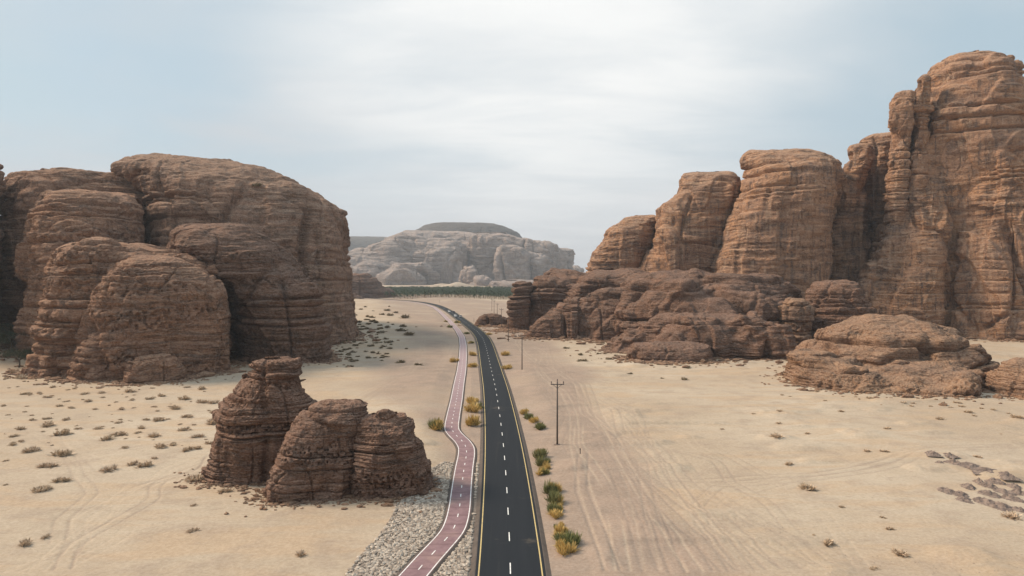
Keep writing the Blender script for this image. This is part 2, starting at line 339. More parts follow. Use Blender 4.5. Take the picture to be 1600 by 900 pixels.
lrock('foot_ledge', M_LEFT, D=219, af=6, ab=8, p=2.5, n=2.6, seed=17, res=.2, fs=.4, low=.12, pit=.8,
      rows=[(556, 218, 262), (564, 202, 275), (580, 197, 283), (598, 196, 284)])
lrock('cap_block', M_PALE, D=350, af=16, ab=16, p=3, n=2.4, seed=18, res=.5, fs=.8, low=.12,
      rows=[(264, 82, 110), (268, 72, 128), (276, 68, 135)], zlow=78)
tag(rock('rock_wall', M_LEFT, D=300, af=30, ab=90, p=8, n=3, seed=19, res=.6, fs=1.2, rows=[(235, -150, -40), (250, -200, -2), (300, -200, 5), (450, -200, -10), (545, -200, -20)]),
    'dark rock sliver cut off by the left edge of the picture', 'rock')
# small pitted rocks
tag(rock('cone_rock', M_SMALL, D=119, af=8.0, ab=8, p=2.6, n=2.4, seed=31, res=.085, fs=.30, low=.10, pit=1.3, bul=1.5, crack=.7, terr=.8, tilt=-.04,
         rows=[(560, 410, 438), (564, 400, 455), (575, 394, 464), (594, 392, 464), (602, 380, 464), (618, 368, 474), (632, 350, 486), (645, 342, 492), (668, 344, 490), (700, 334, 494), (738, 321, 498)], zlow=-1),
    'tall cone-shaped pitted brown rock with a flat cap on the sand', 'rock')
PB = tag(empty('paired_rock', (-21, 108, 0)), 'low pitted brown rock split in two lobes beside the rubble verge', 'rock')
def prock(name, **k):
    o = rock(name, M_SMALL, PB, **k); o.matrix_parent_inverse = PB.matrix_world.inverted(); o.location = (21, -108, 0)
prock('lobe', D=109, af=7.0, ab=7, p=2.4, n=2.7, seed=32, res=.08, fs=.28, low=.14, pit=1.3, bul=1.3, crack=.8, terr=.8, zlow=-1,
      rows=[(632, 500, 560), (640, 484, 566), (655, 468, 570), (680, 452, 572), (710, 436, 572), (738, 424, 572), (764, 414, 570)])
prock('lobe', D=109, af=6.2, ab=8, p=2.6, n=2.7, seed=33, res=.08, fs=.28, low=.14, pit=1.3, bul=1.3, crack=.8, terr=.8, zlow=-1,
      rows=[(646, 578, 622), (651, 566, 636), (664, 558, 646), (685, 552, 650), (705, 548, 655), (730, 545, 667), (764, 542, 674)])
prock('cap_stone', D=109, af=2.6, ab=3, p=2, n=2.3, seed=34, res=.07, fs=.16, low=.12, pit=.8, zlow=12.2,
      rows=[(626, 512, 545), (630, 500, 556), (637, 490, 566), (640, 488, 568)])
prock('cap_stone', D=108, af=.8, ab=1, p=2, n=2.3, seed=35, res=.06, fs=.12, low=.2, pit=.5, zlow=11.4,
      rows=[(640, 597, 606), (643, 588, 612), (648, 584, 618)])
# right towers
tag(rock('rock_tower', M_TOWER, D=500, af=30, ab=45, p=7, n=2.7, seed=41, res=.75, fs=1.3, low=.12, bul=.8,
         rows=[(337, 988, 1022), (342, 972, 1028), (352, 954, 1028), (364, 943, 1026), (378, 940, 1024), (392, 930, 1020), (408, 921, 1014), (430, 916, 1008), (495, 900, 1000)]),
    'smallest rock tower, lowest and farthest of the right-hand row', 'rock tower')
tag(rock('rock_tower', M_TOWER, D=465, af=34, ab=45, p=9, n=2.8, seed=42, res=.7, fs=1.4, low=.09, bul=.95, mass=(-5, 78),
         rows=[(271, 1080, 1130), (274, 1068, 1144), (285, 1064, 1157), (300, 1056, 1162), (318, 1036, 1160), (330, 1023, 1158), (352, 1018, 1152), (375, 1018, 1145), (405, 1008, 1136), (440, 1000, 1122), (500, 990, 1110)]),
    'second rock tower from the left with a notched flat top', 'rock tower')
tag(rock('rock_tower', M_TOWER, D=432, af=40, ab=45, p=10, n=2.7, seed=43, res=.62, fs=1.5, low=.07, bul=1.0, crack=.7, mass=(-5, 84),
         rows=[(236, 1185, 1238), (239, 1168, 1262), (250, 1162, 1288), (265, 1164, 1306), (285, 1163, 1312), (312, 1155, 1308), (342, 1143, 1302), (372, 1131, 1296), (402, 1121, 1294), (432, 1112, 1296), (500, 1100, 1300)]),
    'broad barrel-shaped orange rock tower with layered flat top, middle of the row', 'rock tower')
T4 = tag(empty('rock_tower', (205, 410, 0)), 'slim knobbly rock tower squeezed between the barrel tower and the tallest one', 'rock tower')
def trock(root, name, m, **k):
    o = rock(name, m, root, **k); l = root.location; o.matrix_parent_inverse.identity(); o.location = (-l[0], -l[1], 0)
trock(T4, 'main_column', M_TOWER, D=462, af=24, ab=40, p=10, n=2.6, seed=44, res=.6, fs=1.3, low=.10, bul=.9,
      rows=[(213, 1362, 1396), (222, 1345, 1400), (240, 1342, 1400), (270, 1334, 1400), (320, 1330, 1400), (390, 1320, 1398), (440, 1310, 1392), (500, 1300, 1390)])
trock(T4, 'side_column', M_TOWER, D=436, af=19, ab=20, p=8, n=2.3, seed=45, res=.5, fs=1.1, low=.12, bul=1.0, mass=(-5, 70),
      rows=[(225, 1338, 1356), (230, 1327, 1364), (240, 1326, 1366), (250, 1330, 1364), (264, 1320, 1362), (285, 1304, 1356), (315, 1300, 1352), (350, 1296, 1354), (400, 1286, 1358), (450, 1270, 1364), (520, 1262, 1368)])
T5 = tag(empty('rock_tower', (280, 400, 0)), 'tallest rock tower with rounded head and deep cracks at the right edge', 'rock tower')
trock(T5, 'main_column', M_TOWER, D=415, af=42, ab=60, p=7, n=2.8, seed=46, res=.6, fs=1.6, low=.07, bul=.9, crack=.95, mass=(-5, 92),
      rows=[(86, 1492, 1530), (90, 1478, 1556), (104, 1456, 1574), (124, 1436, 1586), (150, 1424, 1594), (185, 1414, 1599), (230, 1410, 1604), (290, 1402, 1612), (335, 1394, 1620), (380, 1376, 1630), (420, 1358, 1640), (470, 1338, 1650), (525, 1326, 1660)])
trock(T5, 'side_column', M_TOWER, D=398, af=9, ab=25, p=14, n=2.3, seed=47, res=.45, fs=1.0, low=.10, bul=.8, zlow=20,
      rows=[(144, 1404, 1420), (149, 1394, 1427), (165, 1389, 1427), (200, 1390, 1426), (250, 1390, 1422), (300, 1388, 1418), (350, 1384, 1420), (420, 1372, 1420)])
trock(T5, 'knob', M_TOWER, D=394, af=8, ab=16, p=5, n=2.2, seed=48, res=.4, fs=.9, low=.10, bul=1.3, zlow=60,
      rows=[(119, 1438, 1446), (126, 1432, 1450), (150, 1426, 1448), (180, 1424, 1446), (220, 1420, 1446)])
trock(T5, 'side_buttress', M_TOWER, D=374, af=17, ab=30, p=9, n=2.6, seed=49, res=.45, fs=1.25, low=.10, bul=1.1, mass=(-5, 86), zlow=-3, shift=14,
      rows=[(182, 1552, 1574), (192, 1536, 1590), (220, 1526, 1606), (236, 1512, 1612), (250, 1504, 1612), (286, 1508, 1612), (300, 1500, 1614), (360, 1488, 1620), (430, 1478, 1640), (525, 1472, 1680)])
trock(T5, 'front_buttress', M_TOWER, D=388, af=17, ab=30, p=1.9, n=2.7, seed=151, res=.45, fs=1.3, low=.12, bul=.9, crack=1.2, zlow=-3, mass=(-5, 60), shift=8,
      rows=[(262, 1430, 1446), (280, 1420, 1458), (300, 1408, 1470), (325, 1398, 1478), (350, 1386, 1480), (400, 1360, 1474), (450, 1337, 1470), (527, 1316, 1464)])
trock(T5, 'slab', M_PALE, D=366, af=16, ab=26, p=4, n=3.2, seed=50, res=.45, fs=1.2, low=.06, bul=.7, seam=.6, zlow=-3, shift=10,
      rows=[(372, 1600, 1640), (395, 1586, 1680), (420, 1565, 1700), (450, 1540, 1720), (480, 1518, 1730), (505, 1508, 1740), (530, 1504, 1740)])
# low dark ridge in front of the towers
RG = tag(empty('rock_ridge', (90, 360, 0)), 'long low dark rock ridge at the foot of the right-hand towers', 'rock formation')
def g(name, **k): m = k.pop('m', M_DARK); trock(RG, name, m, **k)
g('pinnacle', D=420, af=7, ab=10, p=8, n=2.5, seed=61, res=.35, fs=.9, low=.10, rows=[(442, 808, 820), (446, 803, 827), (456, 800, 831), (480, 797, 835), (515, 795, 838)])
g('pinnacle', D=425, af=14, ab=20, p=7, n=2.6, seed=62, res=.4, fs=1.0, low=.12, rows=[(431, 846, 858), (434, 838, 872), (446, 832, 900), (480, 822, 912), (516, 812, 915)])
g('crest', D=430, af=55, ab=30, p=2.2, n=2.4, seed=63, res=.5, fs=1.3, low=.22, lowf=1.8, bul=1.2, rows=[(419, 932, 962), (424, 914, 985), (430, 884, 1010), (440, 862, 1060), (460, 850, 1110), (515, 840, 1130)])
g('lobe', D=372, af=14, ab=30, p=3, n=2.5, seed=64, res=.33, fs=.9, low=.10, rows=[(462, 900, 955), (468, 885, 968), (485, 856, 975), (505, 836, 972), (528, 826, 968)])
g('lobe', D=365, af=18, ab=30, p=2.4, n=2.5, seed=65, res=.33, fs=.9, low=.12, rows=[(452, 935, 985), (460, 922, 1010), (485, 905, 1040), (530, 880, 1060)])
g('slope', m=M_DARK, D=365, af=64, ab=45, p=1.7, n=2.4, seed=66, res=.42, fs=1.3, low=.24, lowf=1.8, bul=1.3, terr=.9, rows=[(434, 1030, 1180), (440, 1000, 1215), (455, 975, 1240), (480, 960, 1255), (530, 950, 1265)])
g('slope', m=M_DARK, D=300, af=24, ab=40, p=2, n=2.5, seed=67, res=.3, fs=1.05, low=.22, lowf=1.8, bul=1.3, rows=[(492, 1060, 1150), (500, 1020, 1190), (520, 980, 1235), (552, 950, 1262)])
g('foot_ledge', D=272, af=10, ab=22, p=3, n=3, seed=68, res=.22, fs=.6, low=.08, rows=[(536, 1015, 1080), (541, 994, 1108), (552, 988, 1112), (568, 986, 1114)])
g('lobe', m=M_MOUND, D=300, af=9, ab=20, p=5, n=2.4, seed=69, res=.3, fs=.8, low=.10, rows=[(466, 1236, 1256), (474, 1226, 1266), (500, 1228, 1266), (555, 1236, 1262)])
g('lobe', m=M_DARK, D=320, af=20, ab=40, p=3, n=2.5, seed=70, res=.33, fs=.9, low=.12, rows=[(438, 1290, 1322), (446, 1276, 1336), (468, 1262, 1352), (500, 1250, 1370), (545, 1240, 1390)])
MN = tag(empty('rock_mound', (132, 236, 0)), 'low layered brown mound of ledges on the sand in front of the tallest tower', 'rock')
trock(MN, 'ledges', M_MOUND, D=240, af=42, ab=56, p=1.35, n=2.5, seed=71, res=.24, fs=.9, low=.13, lowf=1.9, bul=1.6, terr=.95, pit=.7, crack=.9,
      rows=[(494, 1330, 1385), (500, 1314, 1425), (510, 1298, 1462), (524, 1284, 1500), (540, 1270, 1528), (560, 1256, 1545), (584, 1250, 1548)])
trock(MN, 'foot_slab', M_MOUND, D=214, af=25, ab=30, p=3.2, n=3.0, seed=171, res=.22, fs=.75, low=.12, lowf=1.8, bul=1.6, terr=1, pit=.8, crack=1.0,
      rows=[(566, 1300, 1450), (573, 1262, 1512), (582, 1250, 1530), (600, 1245, 1534)])
tag(rock('ledge_rock', M_MOUND, D=198, af=18, ab=25, p=2.6, n=2.8, seed=72, res=.2, fs=.6, low=.10, bul=1.3, pit=.8,
         rows=[(562, 1590, 1640), (572, 1565, 1680), (590, 1545, 1720), (602, 1540, 1730), (615, 1537, 1740)]),
    'orange-brown ledge rock cut off by the right edge', 'rock')
tag(rock('boulder_outcrop', M_DARK, D=465, af=7, ab=8, p=2.4, n=2.3, seed=73, res=.3, fs=.6, low=.2, rows=[(491, 766, 774), (495, 752, 785), (501, 746, 798), (508, 744, 802)], zlow=-1),
    'small flat dark outcrop beside the power poles before the ridge', 'rock')
# distant rock
tag(rock('rocky_hill', M_DARK, D=1050, af=30, ab=80, p=2, n=2.2, seed=81, res=1.6, fs=2, low=.2, rows=[(428, 535, 560), (433, 500, 575), (445, 480, 595), (458, 470, 612), (467, 460, 618)]),
    'dark brown rocky hill far away at the end of the valley, left', 'hill')
tag(rock('rocky_hill', M_DARK, D=960, af=14, ab=30, p=2, n=2.2, seed=82, res=1.2, fs=1.2, low=.2, rows=[(456, 520, 548), (462, 500, 560), (468, 490, 568)]),
    'low brown rock bank behind the shrubs where the road bends out of view', 'hill')
FD = 2700
def far(specs, m, name):
    Vs = []; Qs = []; nb = 0
    for k in specs:
        V, Q = rock_arrays(**k); Vs.append(V); Qs.append(Q + nb); nb += len(V)
    V = np.concatenate(Vs); o = link(name, gmesh(name, V, np.concatenate(Qs), m)); tag(o, kind='structure'); return o
def fl(D, seed, rows, **k):
    d = dict(D=D, seed=seed, rows=rows, af=90, ab=150, p=4, n=2.6, res=3.0, fs=5.0, low=.11, bul=.5, crack=1.3, lowf=1.5, seam=.6); d.update(k); return d
far([fl(2900, 101, [(363, 655, 795), (366, 636, 812), (373, 612, 840), (385, 600, 866), (394, 565, 882), (404, 540, 892), (420, 520, 894), (448, 510, 894)], af=200, ab=400, p=5),
     fl(2650, 102, [(369, 628, 645), (375, 608, 668), (384, 585, 690), (394, 565, 700), (420, 545, 705), (450, 530, 705)], p=3, af=150),
     fl(2560, 103, [(387, 560, 600), (393, 545, 625), (403, 520, 632), (450, 500, 640)], p=3, af=110),
     fl(2500, 104, [(405, 560, 600), (415, 530, 640), (430, 510, 668), (450, 500, 672)], p=2.5),
     fl(2400, 105, [(411, 635, 660), (416, 612, 672), (430, 596, 680), (450, 590, 684)], p=3, af=60),
     fl(2560, 106, [(386, 680, 712), (394, 666, 720), (410, 662, 723), (450, 658, 724)], p=7, af=60),
     fl(2650, 107, [(372, 668, 700), (380, 655, 715), (392, 650, 722), (450, 650, 724)], p=6),
     fl(2680, 108, [(365, 746, 778), (370, 738, 806), (378, 735, 835), (392, 735, 860), (420, 735, 866), (450, 735, 868)], p=9, af=70),
     fl(2560, 109, [(383, 780, 806), (392, 776, 826), (406, 775, 828), (450, 775, 828)], p=9, af=50),
     fl(2600, 110, [(401, 828, 842), (408, 822, 856), (450, 820, 858)], p=8, af=50),
     fl(2750, 111, [(378, 842, 858), (384, 838, 868), (420, 832, 871), (450, 830, 871)], p=9, af=50),
     fl(2950, 112, [(388, 872, 886), (390, 868, 897), (420, 868, 898), (450, 868, 900)], p=9, af=60),
     fl(3200, 113, [(415, 897, 903), (420, 893, 908), (440, 890, 912)], p=4),
     fl(2250, 114, [(416, 728, 738), (424, 724, 746), (440, 722, 750), (450, 720, 752)], p=4, af=30, res=2),
     fl(2150, 115, [(432, 745, 760), (438, 738, 766), (450, 734, 770)], p=3, af=30, res=2),
     fl(2100, 116, [(438, 790, 850), (442, 770, 890), (450, 760, 900)], p=2, af=40, res=2)], M_FAR, 'mountain')
far([fl(3100, 121, [(348, 690, 755), (349.5, 676, 772), (353, 664, 786), (358, 654, 797), (364, 638, 808), (390, 620, 830)], af=170, ab=300, p=3, n=2.3, fs=3, low=.02, bul=.1, seam=.2, crack=.2, zlow=150),
     fl(4200, 122, [(369.5, 480, 600), (371, 470, 622), (378, 450, 640), (390, 430, 660), (430, 420, 670)], af=200, ab=400, p=6, n=2.6, fs=3, low=.02, bul=.15, seam=.2, crack=.3)], M_BASALT, 'basalt_plateau')

# ------------------------------------------------------------ road layout (metres on the ground plane)
def smooth_line(pts, step):
    pts = np.array([at(*p) for p in pts]) if len(pts[0]) == 2 else np.array(pts)
    d = np.r_[0, np.cumsum(np.hypot(*np.diff(pts, axis=0).T))]
    S = np.arange(0, d[-1], step); P = np.stack([np.interp(S, d, pts[:, i]) for i in (0, 1)], 1)
    return P
def gauss(P, sig):
    n = int(sig * 3) * 2 + 1; k = np.exp(-.5 * ((np.arange(n) - n // 2) / sig) ** 2); k /= k.sum(); h = n // 2
    out = []
    for i in (0, 1):
        v = P[:, i]; pad = np.r_[2 * v[0] - v[h:0:-1], v, 2 * v[-1] - v[-2:-h - 2:-1]]; out.append(np.convolve(pad, k, 'valid'))
    return np.stack(out, 1)
road_px = [(799, 905), (796, 850), (794, 802), (791, 750), (787, 700), (781, 650), (774.5, 608), (768, 580), (763, 558), (759, 541), (754, 528), (745, 517.5), (731, 507), (718, 497.5), (705.5, 488.5), (694, 482), (685, 478), (674, 475), (660, 472.3), (640, 470), (610, 468), (580, 466), (540, 464)]
rp = [tuple(at(*p)) for p in road_px]; rp = [(rp[0][0] - .2 * 0, -120.0), (-.2, 40.0)] + rp
ROAD = gauss(smooth_line([(a, b, 0) for a, b in rp], 1.0)[:, :2], 9)
path_px = [(640, 909), (651, 897), (665, 880), (678, 866), (695.5, 847), (708, 832), (714.5, 812), (718, 793), (720, 772), (722.5, 750), (725, 732), (728.5, 713), (728.8, 701), (722, 690.5), (712, 681.5), (705.3, 673), (705.5, 664), (708.5, 647), (712.7, 627), (717, 600), (721, 579), (723.3, 556), (723.5, 540), (721.5, 527), (715, 516), (707, 507), (697, 496.5), (687, 487), (678.5, 480.5), (668, 476.5), (650, 473), (630, 471), (600, 469)]
pp = [tuple(at(*p)) for p in path_px]; pp = [(-16.5, -60.0), (-15.5, 50.0), (-13.5, 66.0)] + pp
PATH = smooth_line([(a, b, 0) for a, b in pp], .5)[:, :2]; PATH = gauss(PATH, 3)
def frame(P):
    T = np.gradient(P, axis=0); T /= np.linalg.norm(T, axis=1, keepdims=True); return T, np.stack([T[:, 1], -T[:, 0]], 1)   # right-hand normal
def ribbon(name, P, prof, m, kind='structure'):
    """prof: list of (offset to the right, z)"""
    T, N = frame(P); k = len(prof)
    V = np.concatenate([np.stack([P[:, 0] + N[:, 0] * o, P[:, 1] + N[:, 1] * o, np.full(len(P), z)], 1)[:, None] for o, z in prof], 1).reshape(-1, 3)
    i = np.arange(len(P) - 1)[:, None] * k + np.arange(k - 1)[None]
    Q = np.stack([i, i + 1, i + k + 1, i + k], -1).reshape(-1, 4)
    return tag(link(name, gmesh(name, V, Q, m, False)), kind=kind)
def dashes(P, start, length, cycle, wid, z):
    T, N = frame(P); d = np.r_[0, np.cumsum(np.hypot(*np.diff(P, axis=0).T))]; V = []; Q = []
    s = start
    while s + length < d[-1]:
        e = [s, s + length / 2, s + length]; c = [np.array([np.interp(q, d, P[:, 0]), np.interp(q, d, P[:, 1])]) for q in e]; n = [np.array([np.interp(q, d, N[:, 0]), np.interp(q, d, N[:, 1])]) for q in e]
        b = len(V)
        for cc, nn in zip(c, n): V += [(*(cc - nn * wid / 2), z), (*(cc + nn * wid / 2), z)]
        Q += [(b, b + 1, b + 3, b + 2), (b + 2, b + 3, b + 5, b + 4)]; s += cycle
    return np.array(V), np.array(Q)
def strip(P, off, wid, z):
    T, N = frame(P); V = np.stack([np.c_[P + N * (off - wid / 2), np.full(len(P), z)], np.c_[P + N * (off + wid / 2), np.full(len(P), z)]], 1).reshape(-1, 3)
    i = np.arange(len(P) - 1) * 2; return V, np.stack([i, i + 1, i + 3, i + 2], 1)
def paint(name, parts, m):
    Vs, Qs, nb = [], [], 0
    for V, Q in parts: Vs.append(V); Qs.append(Q + nb); nb += len(V)
    return tag(link(name, gmesh(name, np.concatenate(Vs), np.concatenate(Qs), m, False)), kind='structure')

m_as, t = mat('asphalt'); P_ = t.n('ShaderNodeNewGeometry').outputs['Position']
c = t.mix(t.noise(P_, .25, 5, .6, 0, (4, .15, 1)), (.015, .019, .024), (.025, .029, .035)); c = t.mix(t.step(t.noise(P_, .5, 4, .6, 0, (3, .05, 1)), .55, .75), c, (.030, .032, .035))
c = t.mix(t.math('MULTIPLY', t.step(t.noise(P_, .09, 6, .7), .60, .72), .35), c, (.16, .13, .10))
t.bsdf(c, .9, t.bump(t.noise(P_, 14, 3), .3, .02), .12)
m_red, t = mat('red_path_coating'); P_ = t.n('ShaderNodeNewGeometry').outputs['Position']
c = t.mix(t.step(t.noise(P_, .7, 5, .65), .35, .65), (.19, .118, .128), (.25, .162, .172))
c = t.mix(t.math('MULTIPLY', t.step(t.noise(P_, .12, 5, .65), .48, .66), .45), c, (.36, .25, .21))
yy = t.n('ShaderNodeSeparateXYZ'); t.put(yy.inputs[0], P_)
c = t.mix(t.step(yy.outputs[1], 105, 260, 0, .85), c, (.36, .275, .285))         # the far stretch turns gradually pale pink
sw = t.n('ShaderNodeTexWave', wave_type='BANDS', bands_direction='Y'); t.put(sw.inputs['Vector'], P_); sw.inputs['Scale'].default_value = .09; sw.inputs['Distortion'].default_value = 1
c = t.mix(t.step(sw.outputs[1], .94, 1.0, 0, .35), c, (.10, .055, .055))
t.bsdf(c, .85, t.bump(t.noise(P_, 9, 3), .3, .02))
m_side, t = mat('road_edge'); P_ = t.n('ShaderNodeNewGeometry').outputs['Position']
t.bsdf(t.mix(t.noise(P_, .8, 4), (.06, .052, .048), (.15, .12, .10)), .9)
def paint_mat(name, c, d):
    m, t = mat(name); P_ = t.n('ShaderNodeNewGeometry').outputs['Position']
    t.bsdf(t.mix(t.step(t.noise(P_, 1.6, 5, .7), .42, .7), c, d), .7); return m
m_white = paint_mat('white_paint', (.78, .78, .76), (.50, .48, .45)); m_yel = paint_mat('yellow_paint', (.56, .43, .19), (.40, .32, .18)); m_wd = paint_mat('dash_paint', (.80, .80, .78), (.6, .6, .58))
ribbon('road_base', ROAD, [(-4.75, -.15), (-4.15, .10), (4.15, .10), (4.8, -.15)], m_side)
ribbon('road', ROAD, [(-4.05, .05), (-4.0, .13), (4.0, .13), (4.05, .05)], m_as)
paint('road_edge_line', [strip(ROAD, -3.62, .15, .136), strip(ROAD, 3.62, .15, .136)], m_yel)
droad = np.r_[0, np.cumsum(np.hypot(*np.diff(ROAD, axis=0).T))]; s0 = np.interp(77.0, ROAD[:, 1], droad) % 9.6
paint('road_centre_line', [dashes(ROAD, s0, 3.0, 9.6, .13, .137)], m_wd)
ribbon('path_base', PATH, [(-2.1, -.12), (-1.78, .07), (1.78, .07), (2.1, -.12)], m_side)
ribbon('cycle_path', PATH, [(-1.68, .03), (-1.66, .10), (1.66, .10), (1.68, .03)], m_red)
paint('path_edge_line', [strip(PATH, -1.52, .13, .105), strip(PATH, 1.52, .13, .105)], m_white)
paint('path_centre_line', [dashes(PATH, 2.2, 1.3, 4.4, .13, .106)], m_wd)

# ------------------------------------------------------------ ground
def dist_line(x, y, P, lim=40):
    """distance of points to a polyline, in chunks"""
    best = np.full(x.shape, 1e9); bi = 0
    for a, b in zip(P[:-1], P[1:]):
        m = (x > min(a[0], b[0]) - lim) & (x < max(a[0], b[0]) + lim) & (y > min(a[1], b[1]) - lim) & (y < max(a[1], b[1]) + lim)
        if not m.any(): continue
        xx = x[m]; yv = y[m]; d = b - a; L = d @ d + 1e-9; t = np.clip(((xx - a[0]) * d[0] + (yv - a[1]) * d[1]) / L, 0, 1)
        q = np.hypot(xx - a[0] - t * d[0], yv - a[1] - t * d[1]); best[m] = np.minimum(best[m], q)
    return best
ang = np.r_[np.linspace(-47, 47, 1050), np.linspace(47, 313, 90)[1:-1]]; ang = np.radians(ang)
rad = np.r_[np.linspace(.5, 62, 12), np.geomspace(64, 260, 470), np.geomspace(261, 1300, 230)[0:], np.geomspace(1350, 12000, 28)]
A, Rr = np.meshgrid(ang, rad); gx = Rr * np.sin(A); gy = Rr * np.cos(A); sh = gx.shape
gx = gx.ravel(); gy = gy.ravel()
RS = ROAD[::6]; PS = PATH[::6]
droad_ = dist_line(gx, gy, RS, 90); dpath_ = dist_line(gx, gy, PS, 30)
def hfun(x, y, dr, dp):
    k = sst(np.minimum(dr - 5, (dp - 2.2) * 1.5), 0.0, 9)
    z = k * (.55 * noise(x * .018, y * .018, 0 * x + 3) + .20 * noise(x * .07, y * .07, 0 * x + 9) + .35)
    z = z + k * .05 * noise(x * .35, y * .9, 0 * x + 4)
    lump = sst(noise(x * .11 + 3, y * .22, 0 * x + 7), .15, .75) * sst(noise(x * .02, y * .02, 0 * x + 20), -.1, .35)
    z = z + k * lump * .55 + k * .1 * lump * noise(x * .9, y * .9, 0 * x)
    far = sst(y, 260, 700) * sst(-x - 15, 0, 90) * 2.2; z = z + far * k * sst(dr, 15, 70)
    return z - .12 + .07 * sst(dr, 3.5, 9) * sst(dp, 1, 5)
gz = hfun(gx, gy, droad_, dpath_); gz[gy < -50] = -.12
# tyre tracks
trk = np.zeros_like(gx); trd = np.zeros_like(gx)
def track(px, n=1, spread=0, w=.22, gauge=1.8, amp=1.0, seed=0):
    rs = np.random.RandomState(seed + 400); base = np.array([at(*p) for p in px])
    d = np.r_[0, np.cumsum(np.hypot(*np.diff(base, axis=0).T))]; S = np.arange(0, d[-1], 3.0); P = np.stack([np.interp(S, d, base[:, i]) for i in (0, 1)], 1)
    P = gauss(P, 3) if len(P) > 20 else P; T, N = frame(P)
    for i in range(n):
        o = rs.uniform(-spread, spread) if n > 1 else 0; wob = np.interp(np.arange(len(P)), np.linspace(0, len(P), 8), rs.uniform(-1, 1, 8)) * spread * .7
        aa = amp * rs.uniform(.35, 1); dark = rs.rand() < .5
        for s in (-gauge / 2, gauge / 2):
            Q = P + N * (o + s + wob)[:, None]; mm = dist_line(gx, gy, Q, 3)
            v = np.exp(-(mm / w) ** 2) * aa * sst(noise(gx * .05, gy * .05, 0 * gx + i), -.6, .2); (trd if dark else trk)[:] = np.maximum(trd if dark else trk, v)
track([(1150, 900), (1060, 800), (985, 700), (920, 630), (865, 575), (838, 545), (822, 525)], 13, 6.5, seed=1)
track([(1010, 900), (960, 780), (915, 680), (870, 600), (842, 560)], 6, 4, seed=2)
track([(1350, 900), (1230, 820), (1120, 740), (1000, 670)], 5, 6, seed=3)
track([(1600, 724), (1500, 716), (1400, 707), (1300, 695), (1200, 684), (1100, 671)], 2, 1.5, seed=4, amp=.7)
track([(1590, 699), (1500, 698), (1450, 703), (1410, 716), (1380, 733), (1300, 745), (1200, 757), (1080, 765), (960, 745)], 3, 1.6, seed=5, amp=1.1)
track([(1250, 765), (1160, 775), (1120, 800), (1150, 835), (1250, 865)], 5, 3, seed=6, amp=.6)
track([(40, 900), (110, 840), (180, 785), (250, 745), (330, 712), (345, 700)], 8, 4.5, seed=7)
track([(0, 800), (90, 782), (160, 765), (240, 740)], 3, 2, seed=8, amp=.5)
track([(0, 742), (90, 728), (200, 705), (300, 690), (340, 680)], 3, 2, seed=9, amp=.8)
track([(60, 672), (130, 706), (160, 760), (110, 850)], 4, 2, seed=10, amp=.6)
track([(200, 672), (280, 668), (345, 664)], 2, 1, seed=11, amp=.6)
track([(500, 640), (560, 618), (640, 585), (668, 560), (655, 520), (640, 500)], 3, 5, seed=12, amp=.5, w=.5)
track([(690, 600), (700, 560), (700, 530), (685, 505)], 4, 7, seed=13, amp=.5, w=.5)
gz -= .05 * trk + .09 * trd
# compacted ground beside the road, pinker and greyer
crx = np.interp(gy, ROAD[:, 1], ROAD[:, 0]) if np.all(np.diff(ROAD[:, 1]) > 0) else np.interp(gy, *[q for q in (ROAD[:, 1], ROAD[:, 0])])
side = gx - crx; nzn = 7 * fbm(gx * .03, gy * .03, 0 * gx, 3)
wr = np.interp(gy, [60, 100, 150, 250, 500, 900], [26, 27, 28, 32, 60, 120]); wl = np.interp(gy, [60, 110, 160, 250, 420, 700], [4, 7, 20, 44, 40, 60])
zone = np.where(side > 0, 1 - sst(side + nzn, wr * .75, wr * 1.15), 1 - sst(-side + nzn, wl * .7, wl * 1.3))
zone *= sst(noise(gx * .045 + 8, gy * .045, 0 * gx), -1.0, .1) * .55 + .45
# rubble verge mask
ry = np.array([60, 77, 84, 93, 104, 112, 118, 124.]); rlx = np.array([(p - 800) / F * q for p, q in zip((520, 540, 572, 610, 628, 660, 672, 688), ry)])
pathx = np.interp(gy, PATH[:, 1], PATH[:, 0])
rub = (gx > np.interp(gy, ry, rlx) + .7 * noise(gx * .3, gy * .3, 0 * gx)) & (gx < crx - 4.6) & (gy > 50) & (gy < 124 + .6 * noise(gx, gy, 0 * gx))
m_gr, t = mat('sand'); P_ = t.n('ShaderNodeNewGeometry').outputs['Position']
n1 = t.noise(P_, .022, 5, .55); n2 = t.noise(P_, .16, 6, .6); n3 = t.noise(P_, 2.2, 6, .7); n4 = t.noise(P_, .07, 5, .6, .8, (.5, 1.6, 1))
c = t.mix(t.step(n1, .35, .65), (.385, .302, .216), (.46, .382, .288))
c = t.mix(t.math('MULTIPLY', t.step(n4, .46, .62), .65), c, (.43, .31, .20))
c = t.mix(t.math('MULTIPLY', t.step(n2, .48, .66), .5), c, (.31, .24, .18))
n5 = t.noise(P_, .55, 6, .65, .6, (.6, 1.5, 1)); c = t.mix(t.math('MULTIPLY', t.step(n5, .54, .70), .4), c, (.29, .215, .16))
zc = t.mix(t.step(n2, .38, .64), (.235, .175, .138), (.315, .228, .175)); zc = t.mix(t.math('MULTIPLY', t.step(n4, .5, .68), .5), zc, (.25, .19, .15))
c = t.mix(t.math('MULTIPLY', t.attr('zone'), .85), c, zc)
c = t.mix(t.math('MULTIPLY', t.attr('light'), .42), c, (.52, .42, .31)); c = t.mix(t.math('MULTIPLY', t.attr('dark'), .68), c, (.27, .205, .16))
c = t.mix(t.attr('rubble'), c, (.13, .11, .095))
peb = t.voro(P_, 1.3).outputs['Distance']; pm = t.math('MULTIPLY', t.step(peb, .16, .08), t.step(t.noise(P_, .06, 4, .6), .53, .62))
